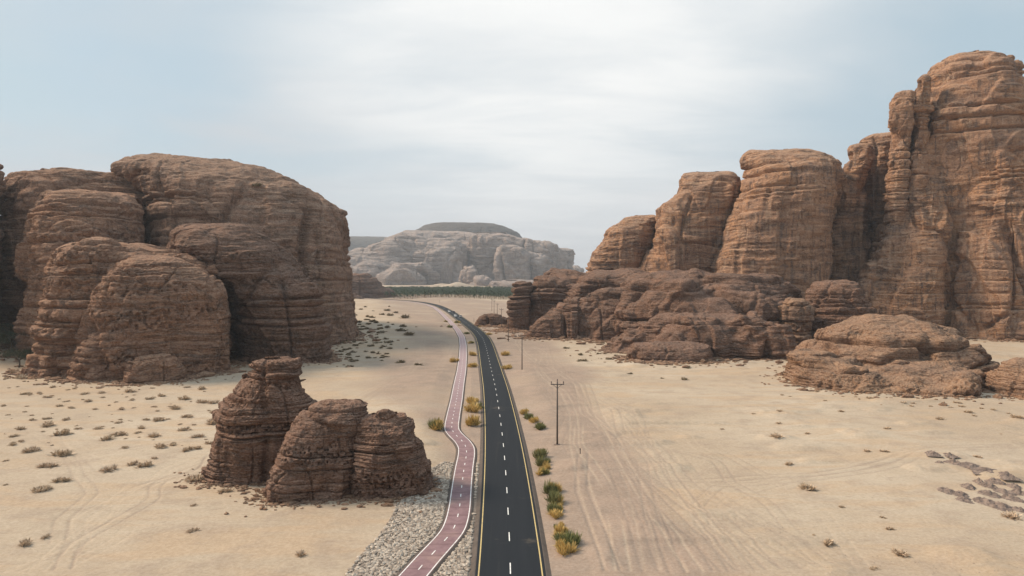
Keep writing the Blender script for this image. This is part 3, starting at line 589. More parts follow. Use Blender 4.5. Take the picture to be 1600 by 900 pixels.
c = t.mix(t.math('MULTIPLY', pm, .6), c, (.19, .145, .12))
c = t.mix(t.step(n3, .2, .8), t.mix(.20, c, (.1, .07, .05)), t.mix(.10, c, (1, .9, .8)))
rip = t.n('ShaderNodeTexWave', wave_type='BANDS', bands_direction='Y'); t.put(rip.inputs['Vector'], P_); rip.inputs['Scale'].default_value = .35; rip.inputs['Distortion'].default_value = 6; rip.inputs['Detail'].default_value = 3
h = t.math('ADD', t.math('MULTIPLY', n3, .6), t.math('MULTIPLY', rip.outputs[1], .10)); h = t.math('ADD', h, t.math('MULTIPLY', n2, 1.2)); h = t.math('ADD', h, pm)
t.bsdf(c, .95, t.bump(h, .6, .22), .1)
nr, na = sh; idx = np.arange(nr * na).reshape(nr, na); nxt = np.roll(idx, -1, 1)
Q = np.stack([idx[:-1], idx[1:], nxt[1:], nxt[:-1]], -1).reshape(-1, 4)
GV = np.stack([gx, gy, gz], 1)
ground = tag(link('ground', gmesh('ground', GV, Q, m_gr, True, {'zone': zone, 'light': trk, 'dark': trd, 'rubble': rub.astype(float)})), kind='structure')
gm2 = MB().poly([(-700, -700, -.4), (700, -700, -.4), (700, 30, -.4), (-700, 30, -.4)])
def gh(x, y):
    x = np.atleast_1d(np.float64(x)); y = np.atleast_1d(np.float64(y))
    return hfun(x, y, dist_line(x, y, RS, 90), dist_line(x, y, PS, 30))

# pale far dunes below the mountain
far([dict(D=1950, seed=131, rows=[(441, 712, 718), (444, 700, 730), (448, 680, 745), (449, 670, 752)], af=40, ab=60, p=1.3, n=2.1, res=3, fs=4, low=.05, bul=0, seam=0, crack=0, fine=.2),
     dict(D=2000, seed=132, rows=[(443, 690, 694), (446, 668, 712), (449, 655, 725)], af=40, ab=60, p=1.3, n=2.1, res=3, fs=4, low=.05, bul=0, seam=0, crack=0, fine=.2)], m_gr, 'sand_dune')

# ------------------------------------------------------------ rubble beside the path (stuff)
m_st, t = mat('rubble_stone'); rv = t.attr('shade'); P_ = t.n('ShaderNodeNewGeometry').outputs['Position']
c = t.mix(rv, (.22, .175, .14), (.54, .47, .39)); c = t.mix(t.step(t.noise(P_, 6, 4), .4, .7, 0, .4), c, (.16, .13, .11)); t.bsdf(c, .9, t.bump(t.noise(P_, 12, 4), .4, .03))
rs = np.random.RandomState(5); pts = []
for _ in range(40000):
    y = rs.uniform(66, 124) if rs.rand() < .9 else rs.uniform(50, 66)
    x = rs.uniform(-22, -4)
    lx = np.interp(y, ry, rlx) + .7 * float(noise(x * .3, y * .3, 0.0)); px_ = np.interp(y, PATH[:, 1], PATH[:, 0]); rx = np.interp(y, ROAD[:, 1], ROAD[:, 0])
    if x < lx or x > rx - 4.9 or abs(x - px_) < 2.2 + .9 * max(0, abs(np.interp(y + 2, PATH[:, 1], PATH[:, 0]) - px_) - .4): continue
    if (x + 16.2) ** 2 / 22 + (y - 111) ** 2 / 30 < 1: continue
    e = min(x - lx, 3) / 3
    if rs.rand() > .35 + .65 * e: continue
    pts.append((x, y))
pts = np.array(pts)
pts = pts[np.argsort(pts[:, 1])]; keep = []
cell = {}
for p in pts:
    kx, ky = int(p[0] / .31), int(p[1] / .31)
    if (kx, ky) in cell: continue
    cell[(kx, ky)] = 1; keep.append(p)
pts = np.array(keep)
ico_v = np.array([(0, 0, 1), (.89, 0, .45), (.28, .85, .45), (-.72, .53, .45), (-.72, -.53, .45), (.28, -.85, .45), (.72, .53, -.45), (-.28, .85, -.45), (-.89, 0, -.45), (-.28, -.85, -.45), (.72, -.53, -.45), (0, 0, -1)])
ico_f = np.array([(0, 1, 2), (0, 2, 3), (0, 3, 4), (0, 4, 5), (0, 5, 1), (1, 6, 2), (2, 7, 3), (3, 8, 4), (4, 9, 5), (5, 10, 1), (2, 6, 7), (3, 7, 8), (4, 8, 9), (5, 9, 10), (1, 10, 6), (6, 11, 7), (7, 11, 8), (8, 11, 9), (9, 11, 10), (10, 11, 6)])
n = len(pts); sz = rs.uniform(.13, .29, n) * rs.choice([1, 1, 1.35], n)
V = ico_v[None] * (1 + rs.uniform(-.28, .28, (n, 12, 1))) * (sz[:, None, None] * np.stack([rs.uniform(.8, 1.4, n), rs.uniform(.7, 1.1, n), rs.uniform(.4, .75, n)], 1)[:, None, :])
a = rs.uniform(0, 6.28, n); ca, sa = np.cos(a)[:, None], np.sin(a)[:, None]; V = np.stack([V[..., 0] * ca - V[..., 1] * sa, V[..., 0] * sa + V[..., 1] * ca, V[..., 2]], -1)
hz_ = gh(pts[:, 0], pts[:, 1]); V += np.stack([pts[:, 0], pts[:, 1], hz_ + .05], 1)[:, None]
Fq = (ico_f[None] + (np.arange(n) * 12)[:, None, None]).reshape(-1, 3)
tag(link('rubble', gmesh('rubble', V.reshape(-1, 3), Fq, m_st, False, {'shade': np.repeat(rs.rand(n) ** .8, 12)})), 'broken grey-beige stones covering the verge on both sides of the red path', 'rubble', kind='stuff')

sp = []
rs = np.random.RandomState(77)
for V_, Q_ in BVS:
    m_ = (np.abs(V_[:, 2] - .2) < 1.2) & (V_[:, 1] < 600); w_ = V_[m_]
    if len(w_) < 30: continue
    c_ = w_[:, :2].mean(0); k_ = rs.randint(len(w_), size=min(520, len(w_))); p_ = w_[k_, :2]; o_ = p_ - c_; o_ /= np.linalg.norm(o_, axis=1)[:, None] + 1e-6
    D_ = c_[1]; q_ = p_ + o_ * (rs.exponential(.011 * D_, len(p_)) - .2)[:, None] + rs.normal(0, .004 * D_, p_.shape)
    z_ = rs.exponential(.0011 * D_, len(p_)) + .0010 * D_; sp += [(a[0], a[1], b) for a, b in zip(q_, z_)]
sp = np.array(sp); sp = sp[(np.abs(sp[:, 0] - np.interp(sp[:, 1], ROAD[:, 1], ROAD[:, 0])) > 6) & (np.abs(sp[:, 0] - np.interp(sp[:, 1], PATH[:, 1], PATH[:, 0])) > 3)]
n = len(sp); V = ico_v[None] * (1 + rs.uniform(-.3, .3, (n, 12, 1))) * (sp[:, 2][:, None, None] * np.stack([rs.uniform(.8, 1.6, n), rs.uniform(.7, 1.1, n), rs.uniform(.4, .8, n)], 1)[:, None, :])
V += np.stack([sp[:, 0], sp[:, 1], gh(sp[:, 0], sp[:, 1]) + .05], 1)[:, None]
tag(link('fallen_stones', gmesh('fallen_stones', V.reshape(-1, 3), (ico_f[None] + (np.arange(n) * 12)[:, None, None]).reshape(-1, 3), M_MOUND, False)), 'broken brown stones scattered on the sand along the feet of the rocks', 'fallen stones', kind='stuff')

# ------------------------------------------------------------ plants
def leaf_mat(name, a, b, tint=None):
    m, t = mat(name); r = t.attr('leaf'); c = t.mix(r, a, b)
    oi = t.n('ShaderNodeObjectInfo').outputs['Random']; c = t.mix(t.math('MULTIPLY', oi, .35), c, tint or a)
    t.bsdf(c, .8, None, .15); return m
M_SHR = leaf_mat('dry_shrub', (.34, .26, .185), (.72, .56, .41), (.52, .42, .29))
M_GRN = leaf_mat('green_tuft', (.10, .115, .045), (.31, .31, .13), (.26, .22, .10))
M_YEL = leaf_mat('golden_tuft', (.36, .24, .075), (.78, .56, .22), (.55, .40, .15))
M_DKS = leaf_mat('dark_shrub', (.15, .12, .08), (.36, .28, .18), (.20, .17, .10))
M_PALM = leaf_mat('palm_leaf', (.030, .048, .026), (.070, .10, .050), (.04, .06, .03))
M_ACA = leaf_mat('acacia_leaf', (.026, .036, .022), (.060, .078, .045))
M_WOOD, t = mat('bark'); P_ = t.n('ShaderNodeTexCoord').outputs['Object']; t.bsdf(t.mix(t.noise(P_, 2, 5), (.06, .045, .035), (.15, .115, .085)), .9)
M_TRUNK, t = mat('palm_trunk'); P_ = t.n('ShaderNodeTexCoord').outputs['Object']; t.bsdf(t.mix(t.noise(P_, 2, 4, .6, 0, (1, 1, 3)), (.17, .12, .08), (.30, .22, .15)), .9)
def tuft(name, m, n, w, h, seed, blade=.10, up=.5):
    """one bush, unit size: n thin blades fanning out from a low woody centre"""
    r = np.random.RandomState(seed); V = []; L = []
    nc = 5; cc = np.c_[r.uniform(-.28, .28, (nc, 2)), np.zeros(nc)]; hs = r.uniform(.65, 1, nc)
    for i in range(n):
        k = r.randint(nc); az = r.uniform(0, 6.283); el = r.uniform(.12, 1.5) ** up if up != 1 else r.uniform(.1, 1.5)
        d = np.array([math.cos(az) * math.cos(el), math.sin(az) * math.cos(el), math.sin(el)]); ln = r.uniform(.35, 1.0)
        b = cc[k] + d * ln * np.array([.32, .32, .35]) * r.uniform(.1, .75); e = cc[k] + d * ln * np.array([.5, .5, hs[k]]); e[2] *= .95
        s = np.cross(d, r.uniform(-1, 1, 3)); s /= np.linalg.norm(s) + 1e-6; s *= blade * r.uniform(.6, 1.3)
        m1 = (b + e) / 2 + r.uniform(-.03, .03, 3)
        V += [b - s * .4, b + s * .4, m1 + s, e + s * .15, e - s * .15, m1 - s]; v = r.rand(); L += [v * .7] * 2 + [v] * 4
    V = np.array(V); V[:, 0] *= w; V[:, 1] *= w; V[:, 2] = np.maximum(V[:, 2] * h, -.02)
    b = np.arange(n)[:, None] * 6; Q = np.concatenate([b + np.array([0, 1, 2, 5]), b + np.array([5, 2, 3, 4])])
    return gmesh(name, V, Q, m, False, {'leaf': L})
SH = [tuft('desert_shrub', M_SHR, 260, 1.0, .42, 200 + i, .035, .8) for i in range(6)]
DK = [tuft('desert_shrub', M_DKS, 200, 1.0, .5, 220 + i, .045, .8) for i in range(4)]
GR = [tuft('grass_bush', M_GRN, 420, .95, .80, 240 + i, .022, .6) for i in range(4)]
YE = [tuft('grass_bush', M_YEL, 420, .95, .75, 260 + i, .022, .6) for i in range(4)]
def plant(name, me, x, y, w, h, label, cat, group=None):
    o = link(name, me); o.location = (x, y, float(gh(x, y)[0]) - .03); o.scale = (w, w * rnd.uniform(.75, 1.05), h); o.rotation_euler = (0, 0, rnd.uniform(0, 6.28))
    return tag(o, label, cat, group)
def shrub_px(px, py, wpx, label, group, kind=SH, hr=1.0):
    D = dist_of(py); x = (px - 800) / F * D; w_ = wpx / F * D; y = D + w_ * .25
    if abs(x - np.interp(y, ROAD[:, 1], ROAD[:, 0])) < 5.3 and kind is not GR and kind is not YE: return
    return plant('desert_shrub' if kind in (SH, DK) else 'grass_bush', rnd.choice(kind), x, y, w_ * 1.2, w_ * hr * 1.3, label, 'shrub' if kind in (SH, DK) else 'bush', group)
LS = 'low dry grey-brown shrub on the sand flat before the left massif'
L = [(97,153,35),(157,148,25),(183,165,30),(15,88,24),(80,90,50),(38,68,30),(203,80,25),(210,125,25),(300,130,20),(345,152,30),(352,180,35),(408,150,30),(415,165,20),(533,146,40),(540,178,25),(607,174,30),(661,162,35),(745,175,45),(828,185,48),(880,188,45),(829,135,40),(770,128,25),(708,213,45),(870,228,35),(765,247,45),(495,215,30),(185,285,55),(265,256,35),(178,254,30),(120,260,25),(65,300,40),(37,335,35),(235,330,65),(75,358,30),(40,370,40),(103,400,65),(10,437,20),(183,462,60),(230,525,60),(140,567,70),(185,552,40),(5,537,20),(315,297,30),(390,297,35),(428,345,55),(480,328,55),(508,382,30),(577,293,38),(593,256,30),(650,258,50),(685,253,20),(630,333,50),(643,380,60),(755,303,50),(812,333,45),(862,272,60),(765,390,50),(805,380,40),(710,366,35),(625,424,28),(540,449,50),(583,458,55),(440,473,65),(858,358,40),(565,316,25),(65,122,14),(102,203,16),(232,202,28),(282,210,30),(5,201,22),(387,214,22),(474,184,14),(630,204,20),(642,221,18),(740,274,20),(797,275,18),(485,267,30),(225,299,16),(125,240,18),(90,226,18),(10,92,14),(150,115,20)]
for a_, b_, c_ in L: shrub_px(a_ / 2.647, 560 + b_ / 2.647, c_ / 2.647, LS, 'dry shrubs on the left sand flat', hr=.85)
for (a_, b_, c_), lab in [((228,415,70), 'roundest and largest dry shrub of the left sand flat'), ((782,512,75), 'spreading dry shrub just left of the foot of the cone-shaped rock'), ((917,560,50), 'small dry shrub on the sand just below the cone-shaped rock'),
                          ((792,617,28), 'little dark green shrub alone on the sand below the cone-shaped rock'), ((790,732,45), 'flat dry shrub alone on bare sand, bottom left, nearest the rubble'), ((75,787,65), 'dark low shrub nearest the bottom left corner'), ((173,753,40), 'smaller shrub right of the dark one in the bottom left corner')]:
    shrub_px(a_ / 2.647, 560 + b_ / 2.647, c_ / 2.647, lab, None, hr=.85)
shrub_px(468, 876, 18, 'pale twiggy shrub on the sand between bottom left tracks and rubble', None)
r2 = random.Random(3)
for i in range(60):                                       # scattered seedlings
    px = r2.uniform(0, 330); py = r2.uniform(585, 700)
    shrub_px(px, py, r2.uniform(3, 7), 'tiny dry shrub among the bigger ones on the left sand flat', 'small shrubs on the left sand flat', hr=.8)
RSX = 'low dry shrub on the open sand right of the road'
L = [(355,280,60),(775,335,35),(853,332,35),(408,398,45),(490,252,30),(358,155,30),(360,202,28),(240,160,18),(92,228,20),(865,226,33),(1120,180,40),(1300,362,40),(820,893,40),(657,146,30),(525,733,20),(660,605,30),(890,708,40),(855,655,25),(1405,247,12)]
for a_, b_, c_ in L: shrub_px(1100 + a_ / 3, 600 + b_ / 3, c_ / 3, RSX, 'dry shrubs on the right sand flat', hr=.8)
for (a_, b_, c_), lab in [((512,523,85), 'dense dark shrub alone in the middle of the right-hand sand'), ((600,777,70), 'flat twiggy shrub near the bottom edge, right of the tyre tracks'), ((930,825,75), 'olive shrub nearest the bottom edge on the right-hand sand'), ((1470,645,80), 'olive shrub at the right edge just below the grey soil heaps')]:
    shrub_px(1100 + a_ / 3, 600 + b_ / 3, c_ / 3, lab, None, hr=.85)
L = [(947,107,35),(990,103,25),(790,82,30),(720,72,20),(540,47,25),(370,63,20),(410,70,15),(985,120,25),(1197,100,35),(1215,122,30),(1250,148,35),(1273,160,22),(1480,175,50),(578,92,20),(1165,125,18),(1070,118,20),(1310,135,22),(1370,142,26),(1440,150,20),(660,70,14),(840,120,14)]
for a_, b_, c_ in L: shrub_px(1100 + a_ / 3, 600 + b_ / 3, c_ / 3, 'small dry shrub at the sandy foot of the layered brown mound', 'shrubs at the foot of the layered mound', hr=.8)
L = [(338,727,28),(402,760,32),(416,792,45),(503,756,20),(535,757,15),(551,784,30),(586,769,22),(516,781,12),(631,748,25),(660,856,25),(824,875,18),(935,883,35),(803,812,20),(950,828,25),(520,702,18)]
for a_, b_, c_ in L: shrub_px(780 + a_ / 3.216, 320 + b_ / 3.216, c_ / 3.216, 'small dark shrub on pale sand in front of the dark ridge', 'shrubs in front of the dark ridge', DK, .8)
L = [(425,690,70),(560,707,60),(475,585,30),(210,613,45),(455,345,80),(440,410,60),(430,445,70),(490,478,80),(275,460,50),(360,403,30),(165,437,50),(550,410,20),(65,535,45),(80,565,40),(320,512,45),(340,540,50),(300,570,40),(50,610,45),(90,640,30),(70,670,45),(25,725,60),(20,650,40),(310,425,60),(210,380,60),(100,385,50)]
for a_, b_, c_ in L: shrub_px(540 + a_ / 5, 430 + b_ / 5, c_ / 5, 'dark shrub in the thicket right of the massif', 'dark shrubs in the thicket right of the massif', DK, .8)
for i in range(95):
    py = r2.uniform(482, 568); lim = 645 - (py - 489) * .55
    px = 532 + (lim - 532) * r2.random() ** 1.5; shrub_px(px, py, r2.uniform(4, 10), 'dark shrub in the thicket right of the massif', 'dark shrubs in the thicket right of the massif', DK, .8)
# roadside bushes: (px, foot py, width px, height ratio, green?, label)
RB = [(682.5, 673, 19, 1.3, 2, 'yellow-green bush on the sand left of the sharp bend in the path'),
      (737, 632, 15, 1.1, 0, 'upper golden bush of the upright clump between path and road'), (738, 645, 19, 1.0, 0, 'lower golden bush of the upright clump between path and road'), (734.5, 668, 21, 1.0, 0, 'broad golden bush between path and road, nearest the camera'),
      (816, 648, 12, 1.0, 0, 'orange bush farthest of the four right of the road beyond the near pole'), (822, 656, 11, 1.0, 2, 'second of the four bushes right of the road beyond the near pole'), (830, 662, 12, .9, 0, 'third of the four bushes right of the road beyond the near pole'), (838.5, 673, 16, .8, 2, 'last and roundest of the four bushes right of the road beyond the near pole'),
      (840, 718, 16, 1.1, 1, 'green bush right of the road just past the near power pole'), (845, 731, 15, 1.2, 1, 'dark green bush touching the one behind it near the power pole'), (844, 744, 16, .9, 2, 'olive bush ending the short row near the power pole'),
      (857, 775, 21, 1.1, 1, 'green bush at the far end of the long nearest roadside row'), (862, 791, 22, 1.0, 1, 'second green bush of the long nearest roadside row'), (864, 803, 19, .9, 2, 'mixed green and straw bush midway along the nearest row'), (866, 812, 18, .9, 0, 'straw bush midway along the nearest roadside row'),
      (868, 836, 20, .9, 0, 'straw bush behind the last green one of the nearest row'), (872, 848, 22, .8, 2, 'olive bush beside the last ones of the nearest row'), (884, 862, 28, .9, 1, 'large green bush at the near end of the roadside row'), (878, 870, 26, .8, 0, 'straw bush at the very near end of the roadside row'),
      (708.6, 566, 9, 1, 0, 'small golden bush left of the path in the middle distance'), (738, 556, 10, .9, 0, 'golden bush between path and road, beside the start of the dashes'), (738, 574, 11, .9, 0, 'golden bush between path and road, one nearer than the bend'),
      (735.4, 537, 8, .7, 2, 'dark bush between path and road at the road bend'), (730, 522, 8, .5, 2, 'flat dark bush between path and road above the bend'), (714, 505, 8, .7, 2, 'bush on the strip just before the waiting cars'), (702, 512, 7, .7, 2, 'dark bush left of the path far off'), (696, 503, 5, .7, 2, 'tiny dark bush left of the path farthest off'),
      (788, 556, 12, .7, 0, 'straw bush right of the road beyond the second pole'), (792, 577, 12, .7, 0, 'straw bush right of the road level with the second pole'), (764, 523, 8, .6, 0, 'straw bush at the outer side of the road bend'), (750, 511, 4, .8, 2, 'little bush right of the road past the bend')]
for i, (px, py, wp, hr, kd, lab) in enumerate(RB):
    D = dist_of(py); w_ = wp / F * D; x = (px - 800) / F * D
    me = (YE, GR, [YE[1], GR[2]])[kd]; o = plant('grass_bush', me[i % len(me)], x + (w_ * .25 if px > 800 else 0), D + w_ * .3, w_ * 1.55, w_ * hr * 1.6, lab, 'bush')
    if kd in (1, 2):                                         # dead straw grows through the green ones
        q = link('dry_stems', YE[i % 4] if kd == 1 else GR[(i + 1) % 4], o); q.scale = (.8, .9, .8); q.location = (.12, -.1, 0)
for i, (px, py, wp, hr, kd, lab) in enumerate(RB):                 # smaller plants that close the gaps in the clumps
    if py < 560 or px < 700: continue
    D = dist_of(py); w_ = wp / F * D; x = (px - 800) / F * D
    for k in range(2):
        me = YE[(i + k) % 4] if (i + k) % 3 else GR[i % 4]; r_ = rnd.uniform(.55, .95)
        plant('grass_bush', me, x + rnd.uniform(.1, .9) * w_ * (1 if px > 800 else .6), D + w_ * rnd.uniform(.9, 2.0), w_ * r_, w_ * r_ * 1.2, 'small straw-coloured bush filling the clumps beside the road', 'bush', 'small bushes in the roadside clumps')
# bush high on the dome
def cast(px, py):
    d = Vector(((px - 800) / F, 1, (HZ - py) / F)).normalized(); best = None
    for V, Q in BVS:
        lo = V.min(0); 
        if V[:, 1].min() > 600: continue
    return d
DOME = BVS[0]; bv = BVHTree.FromPolygons([tuple(v) for v in DOME[0].tolist()], [tuple(q) for q in DOME[1].tolist()])
d = Vector(((402 - 800) / F, 1, (HZ - 291) / F)).normalized(); hit = bv.ray_cast(Vector((0, 0, H)), d)[0]
if hit:
    o = link('desert_shrub', DK[1]); o.location = hit - Vector((0, 0, .4)); o.scale = (6, 5, 6.5); tag(o, 'lone dark shrub growing high on the dome of the left massif', 'shrub')
# acacias in the shaded gap at far left
def tree(name, x, y, h, spread, seed, label):
    r = np.random.RandomState(seed); root = empty(name, (x, y, float(gh(x, y)[0]))); tag(root, label, 'tree')
    mb = MB(); ends = []
    mb.tube([(0, 0, -.2), (.2, .1, h * .2), (0, .2, h * .38)], [.32, .26, .2])
    for i in range(7):
        a = i * .9 + r.uniform(-.3, .3); e = (math.cos(a) * spread * r.uniform(.45, .8), math.sin(a) * spread * r.uniform(.45, .8), h * r.uniform(.6, .85))
        mb.tube([(0, .2, h * .36), (e[0] * .45, e[1] * .45, h * .55), e], [.16, .10, .04], 6); ends.append(e)
    link('trunk', mb.mesh('trunk', M_WOOD, True), root)
    V = []; L = []; N = 9000
    cl = np.array(ends + [(r.uniform(-.8, .8) * spread, r.uniform(-.8, .8) * spread, h * r.uniform(.55, .95)) for _ in range(26)]); rr = r.uniform(.16, .30, len(cl)) * spread
    k = r.randint(len(cl), size=N); dd = r.normal(size=(N, 3)); dd /= np.linalg.norm(dd, axis=1)[:, None]
    c = cl[k] + dd * (rr[k] * r.uniform(.3, 1, N) ** .5)[:, None] * np.array([1, 1, .5])
    u = r.normal(size=(N, 3)); u /= np.linalg.norm(u, axis=1)[:, None]; v = np.cross(u, r.normal(size=(N, 3))); v /= np.linalg.norm(v, axis=1)[:, None]; s = r.uniform(.05, .13, (N, 1))
    V = np.stack([c - u * s, c + v * s * .7, c + u * s, c - v * s * .7], 1).reshape(-1, 3)
    link('crown', gmesh('crown', V, np.arange(N * 4).reshape(-1, 4), M_ACA, False, {'leaf': np.repeat(r.rand(N), 4)}), root)
x, y = at(28, 576); tree('acacia_tree', x, y, 7.0, 6.5, 1, 'dark green acacia with visible trunk at the far left beside the massif')
x, y = at(-6, 566); tree('acacia_tree', x, y, 11, 8, 2, 'taller dark acacia cut off by the left edge')
x, y = at(16, 556); tree('acacia_tree', x, y, 14, 7.5, 3, 'dark acacia deepest in the shaded gap behind the other two')

# palms
def palm_meshes(seed):
    r = np.random.RandomState(seed); V = []; Q = []; L = []
    for i in range(30):
        a = i * 2.4 + r.uniform(-.3, .3); el = r.uniform(-.25, 1.35); ln = r.uniform(2.9, 4.0); d = np.array([math.cos(a), math.sin(a)]); s = np.array([-d[1], d[0], 0]); pv = []
        for t_ in (0, .35, .7, 1):
            p = np.array([*(d * ln * t_ * math.cos(el * (1 - .25 * t_))), ln * t_ * math.sin(el) - 1.7 * t_ ** 2 * math.cos(el * .8)]); wv = (.18, .5, .42, .06)[int(t_ * 3 + .1)]
            pv += [p - s * wv - (0, 0, .18), p, p + s * wv - (0, 0, .18)]
        b = len(V); V += pv; v = r.rand(); L += [v] * 12
        for k in range(3):
            for m_ in range(2): q = b + k * 3 + m_; Q.append((q, q + 1, q + 4, q + 3))
    return gmesh('crown', V, np.array(Q), M_PALM, False, {'leaf': L})
PC = [palm_meshes(300 + i) for i in range(4)]
PT = MB().tube([(0, 0, -.3), (.12, 0, 3), (.05, .1, 6.0)], [.36, .26, .24], 7).mesh('trunk', M_TRUNK, True)
cand = []
r3 = random.Random(11)
for row in range(64):
    D = 985 + row * 9.5
    x = (596 - 800) / F * D - row * .6
    while x < (836 - 800) / F * D:
        x += 9.0
        xx = x + r3.uniform(-1.2, 1.2); yy = D + r3.uniform(-1.5, 1.5) - (xx + 100) * .10
        if abs(np.interp(yy, [0], [0])) > 1: continue
        if min(np.hypot(ROAD[:, 0] - xx, ROAD[:, 1] - yy)) < 14 or r3.random() < .06: continue
        cand.append((row, xx, yy))
front = cand[:290]; rest = cand[290:]
for i, (row, x, y) in enumerate(front):
    p = empty('date_palm', (x, y, float(gh(x, y)[0])), r3.uniform(0, 6.28)); s = r3.uniform(.8, 1.2); p.scale = (s, s, s * r3.uniform(.85, 1.15))
    lab = 'date palm with bare trunk in the front row of the distant grove' if row < 3 else 'date palm inside the distant grove behind the front rows'
    tag(p, lab, 'palm', 'date palms of the front row' if row < 3 else 'date palms inside the grove')
    link('trunk', PT, p); c = link('crown', PC[i % 4], p); c.location = (.05, .1, 6.0)
Vs, Qs, Ls, nb = [], [], [], 0
src = []
for me in PC:
    co = np.zeros(len(me.vertices) * 3, np.float32); me.vertices.foreach_get('co', co); q = np.zeros(len(me.loops), np.int32); me.loops.foreach_get('vertex_index', q); lf = np.zeros(len(me.vertices), np.float32); me.attributes['leaf'].data.foreach_get('value', lf)
    src.append((co.reshape(-1, 3), q.reshape(-1, 4), lf))
for i, (row, x, y) in enumerate(rest):
    co, q, lf = src[i % 4]; s = r3.uniform(.85, 1.25); Vs.append(co * s + (x, y, 6.0 * s + r3.uniform(-.5, 1))); Qs.append(q + nb); Ls.append(lf); nb += len(co)
tag(link('palm_grove', gmesh('palm_grove', np.concatenate(Vs), np.concatenate(Qs), M_PALM, False, {'leaf': np.concatenate(Ls)})), 'dense green mass of date palm crowns below the far mountain', 'palm grove', kind='stuff')

# ------------------------------------------------------------ soil heaps on the right
m_hp, t = mat('grey_soil'); P_ = t.n('ShaderNodeNewGeometry').outputs['Position']
t.bsdf(t.mix(t.step(t.noise(P_, 1.2, 6, .65), .4, .62), (.16, .125, .108), (.27, .21, .175)), .95, t.bump(t.noise(P_, 3, 5, .65), .8, .25), .1)
def heap_mesh(seed):
    r = np.random.RandomState(seed); n = 40; g_ = np.linspace(-1, 1, n); X, Y = np.meshgrid(g_, g_); rr = np.hypot(X, Y) * (1 + .22 * noise(X * 1.6 + seed, Y * 1.6, 0 * X))
    Z = np.clip(1 - rr, 0, 1) ** .8 * (.75 + .35 * noise(X * 3, Y * 3 + seed, 0 * X)) + .10 * noise(X * 9, Y * 9, 0 * X + seed) * (rr < 1) - .12
    i = np.arange(n * n).reshape(n, n); return gmesh('soil_heap', np.stack([X, Y, Z], -1).reshape(-1, 3), np.stack([i[:-1, :-1], i[:-1, 1:], i[1:, 1:], i[1:, :-1]], -1).reshape(-1, 4), m_hp)
HM = [heap_mesh(i) for i in range(5)]
HP = [(1150,510,70),(1215,525,70),(1230,550,70),(1250,490,60),(1180,375,60),(1115,375,35),(1250,390,95),(1330,425,90),(1345,485,60),(1350,520,75),(1330,558,80),(1380,465,70),(1430,450,70),(1465,485,60),(1420,510,80),(1400,580,85),(1470,545,75),(1490,515,60),(1490,595,60),(1300,465,45),(1080,343,55),(1440,535,50),(1160,350,45)]
for i, (a_, b_, c_) in enumerate(HP):
    D = dist_of(600 + b_ / 3 + 4); x = (1100 + a_ / 3 - 800) / F * D; w_ = c_ / 3 / F * D
    o = link('soil_heap', HM[i % 5]); o.location = (x, D, float(gh(x, D)[0]) - .03); o.scale = (w_ * .62, w_ * .8, rnd.uniform(.7, 1.15)); o.rotation_euler = (0, 0, rnd.uniform(-.5, .5))
    tag(o, 'low dumped heap of grey-brown soil on the sand near the right edge', 'soil heap', 'grey soil heaps at the right edge')

# ------------------------------------------------------------ power poles
m_pole, t = mat('weathered_pole'); P_ = t.n('ShaderNodeTexCoord').outputs['Object']; t.bsdf(t.mix(t.noise(P_, 1.5, 5, .6, 0, (4, 4, .4)), (.075, .062, .055), (.14, .115, .10)), .8)
m_arm, t = mat('steel_arm'); t.bsdf((.075, .07, .07), .6, None, .4, .3)
m_ins, t = mat('insulator'); t.bsdf((.05, .022, .018), .3, None, .5)
def power_pole():
    root = empty('power_pole')
    link('pole', MB().tube([(0, 0, -.5), (0, 0, 6), (0, 0, 12.6)], [.19, .165, .13], 12).mesh('pole', m_pole, True), root)
    link('base_collar', MB().tube([(0, 0, -.1), (0, 0, .06), (0, 0, .07)], [.75, .62, .2], 14).mesh('base_collar', m_hp, True), root)
    link('crossarm', MB().box(-1.35, 1.35, -.26, -.12, 12.0, 12.16).mesh('crossarm', m_arm), root)
    b = MB().tube([(-.85, -.19, 12.0), (0, -.19, 11.3)], .04, 6).mesh('brace', m_arm); link('brace', b, root); q = link('brace', b, root); q.scale = (-1, 1, 1)
    im = MB().tube([(0, 0, 0), (0, 0, .16), (0, 0, .17), (0, 0, .24), (0, 0, .25), (0, 0, .34), (0, 0, .35), (0, 0, .46), (0, 0, .52)], [.05, .05, .13, .13, .08, .12, .08, .10, .05], 10).mesh('insulator', m_ins, True)
    for x_, z_ in ((-1.22, 12.16), (1.22, 12.16), (0, 12.6)): q = link('insulator', im, root); q.location = (x_, -.19 if x_ else 0, z_)
    return root
pole0 = power_pole()
def clone(o, parent=None):
    c = o.copy(); COL.objects.link(c)
    if parent: c.parent = parent
    for ch in o.children: clone(ch, c)
    return c
PX = [(871, 698, 0, 'nearest power pole with crossarm and three insulators right of the road'), (815.7, 580, .05, 'second nearest power pole on the sand right of the road'), (794.2, 535, 0, 'third power pole from the camera, left of the dark ridge'), (783.5, 512.5, 0, 'fourth power pole, standing behind the small dark outcrop'),
      (777, 499.5, 0, 'fifth power pole, just behind the small dark outcrop'), (772, 492, 0, 'sixth power pole receding along the road'), (768.5, 486.5, 0, 'farthest power pole of the line along the road')]
for i, (px, py, rz, lab) in enumerate(PX):
    o = pole0 if i == 0 else clone(pole0); x, y = at(px, py); o.location = (x, y, float(gh(x, y)[0])); o.rotation_euler = (0, 0, rz); tag(o, lab, 'power pole', 'power poles along the road')
    if py < 490: o.scale = (1, 1, .95)
x, y = at(907, 713)
MP = tag(empty('marker_post', (x, y, float(gh(x, y)[0]))), 'short dark marker post on the sand right of the nearest power pole', 'post')
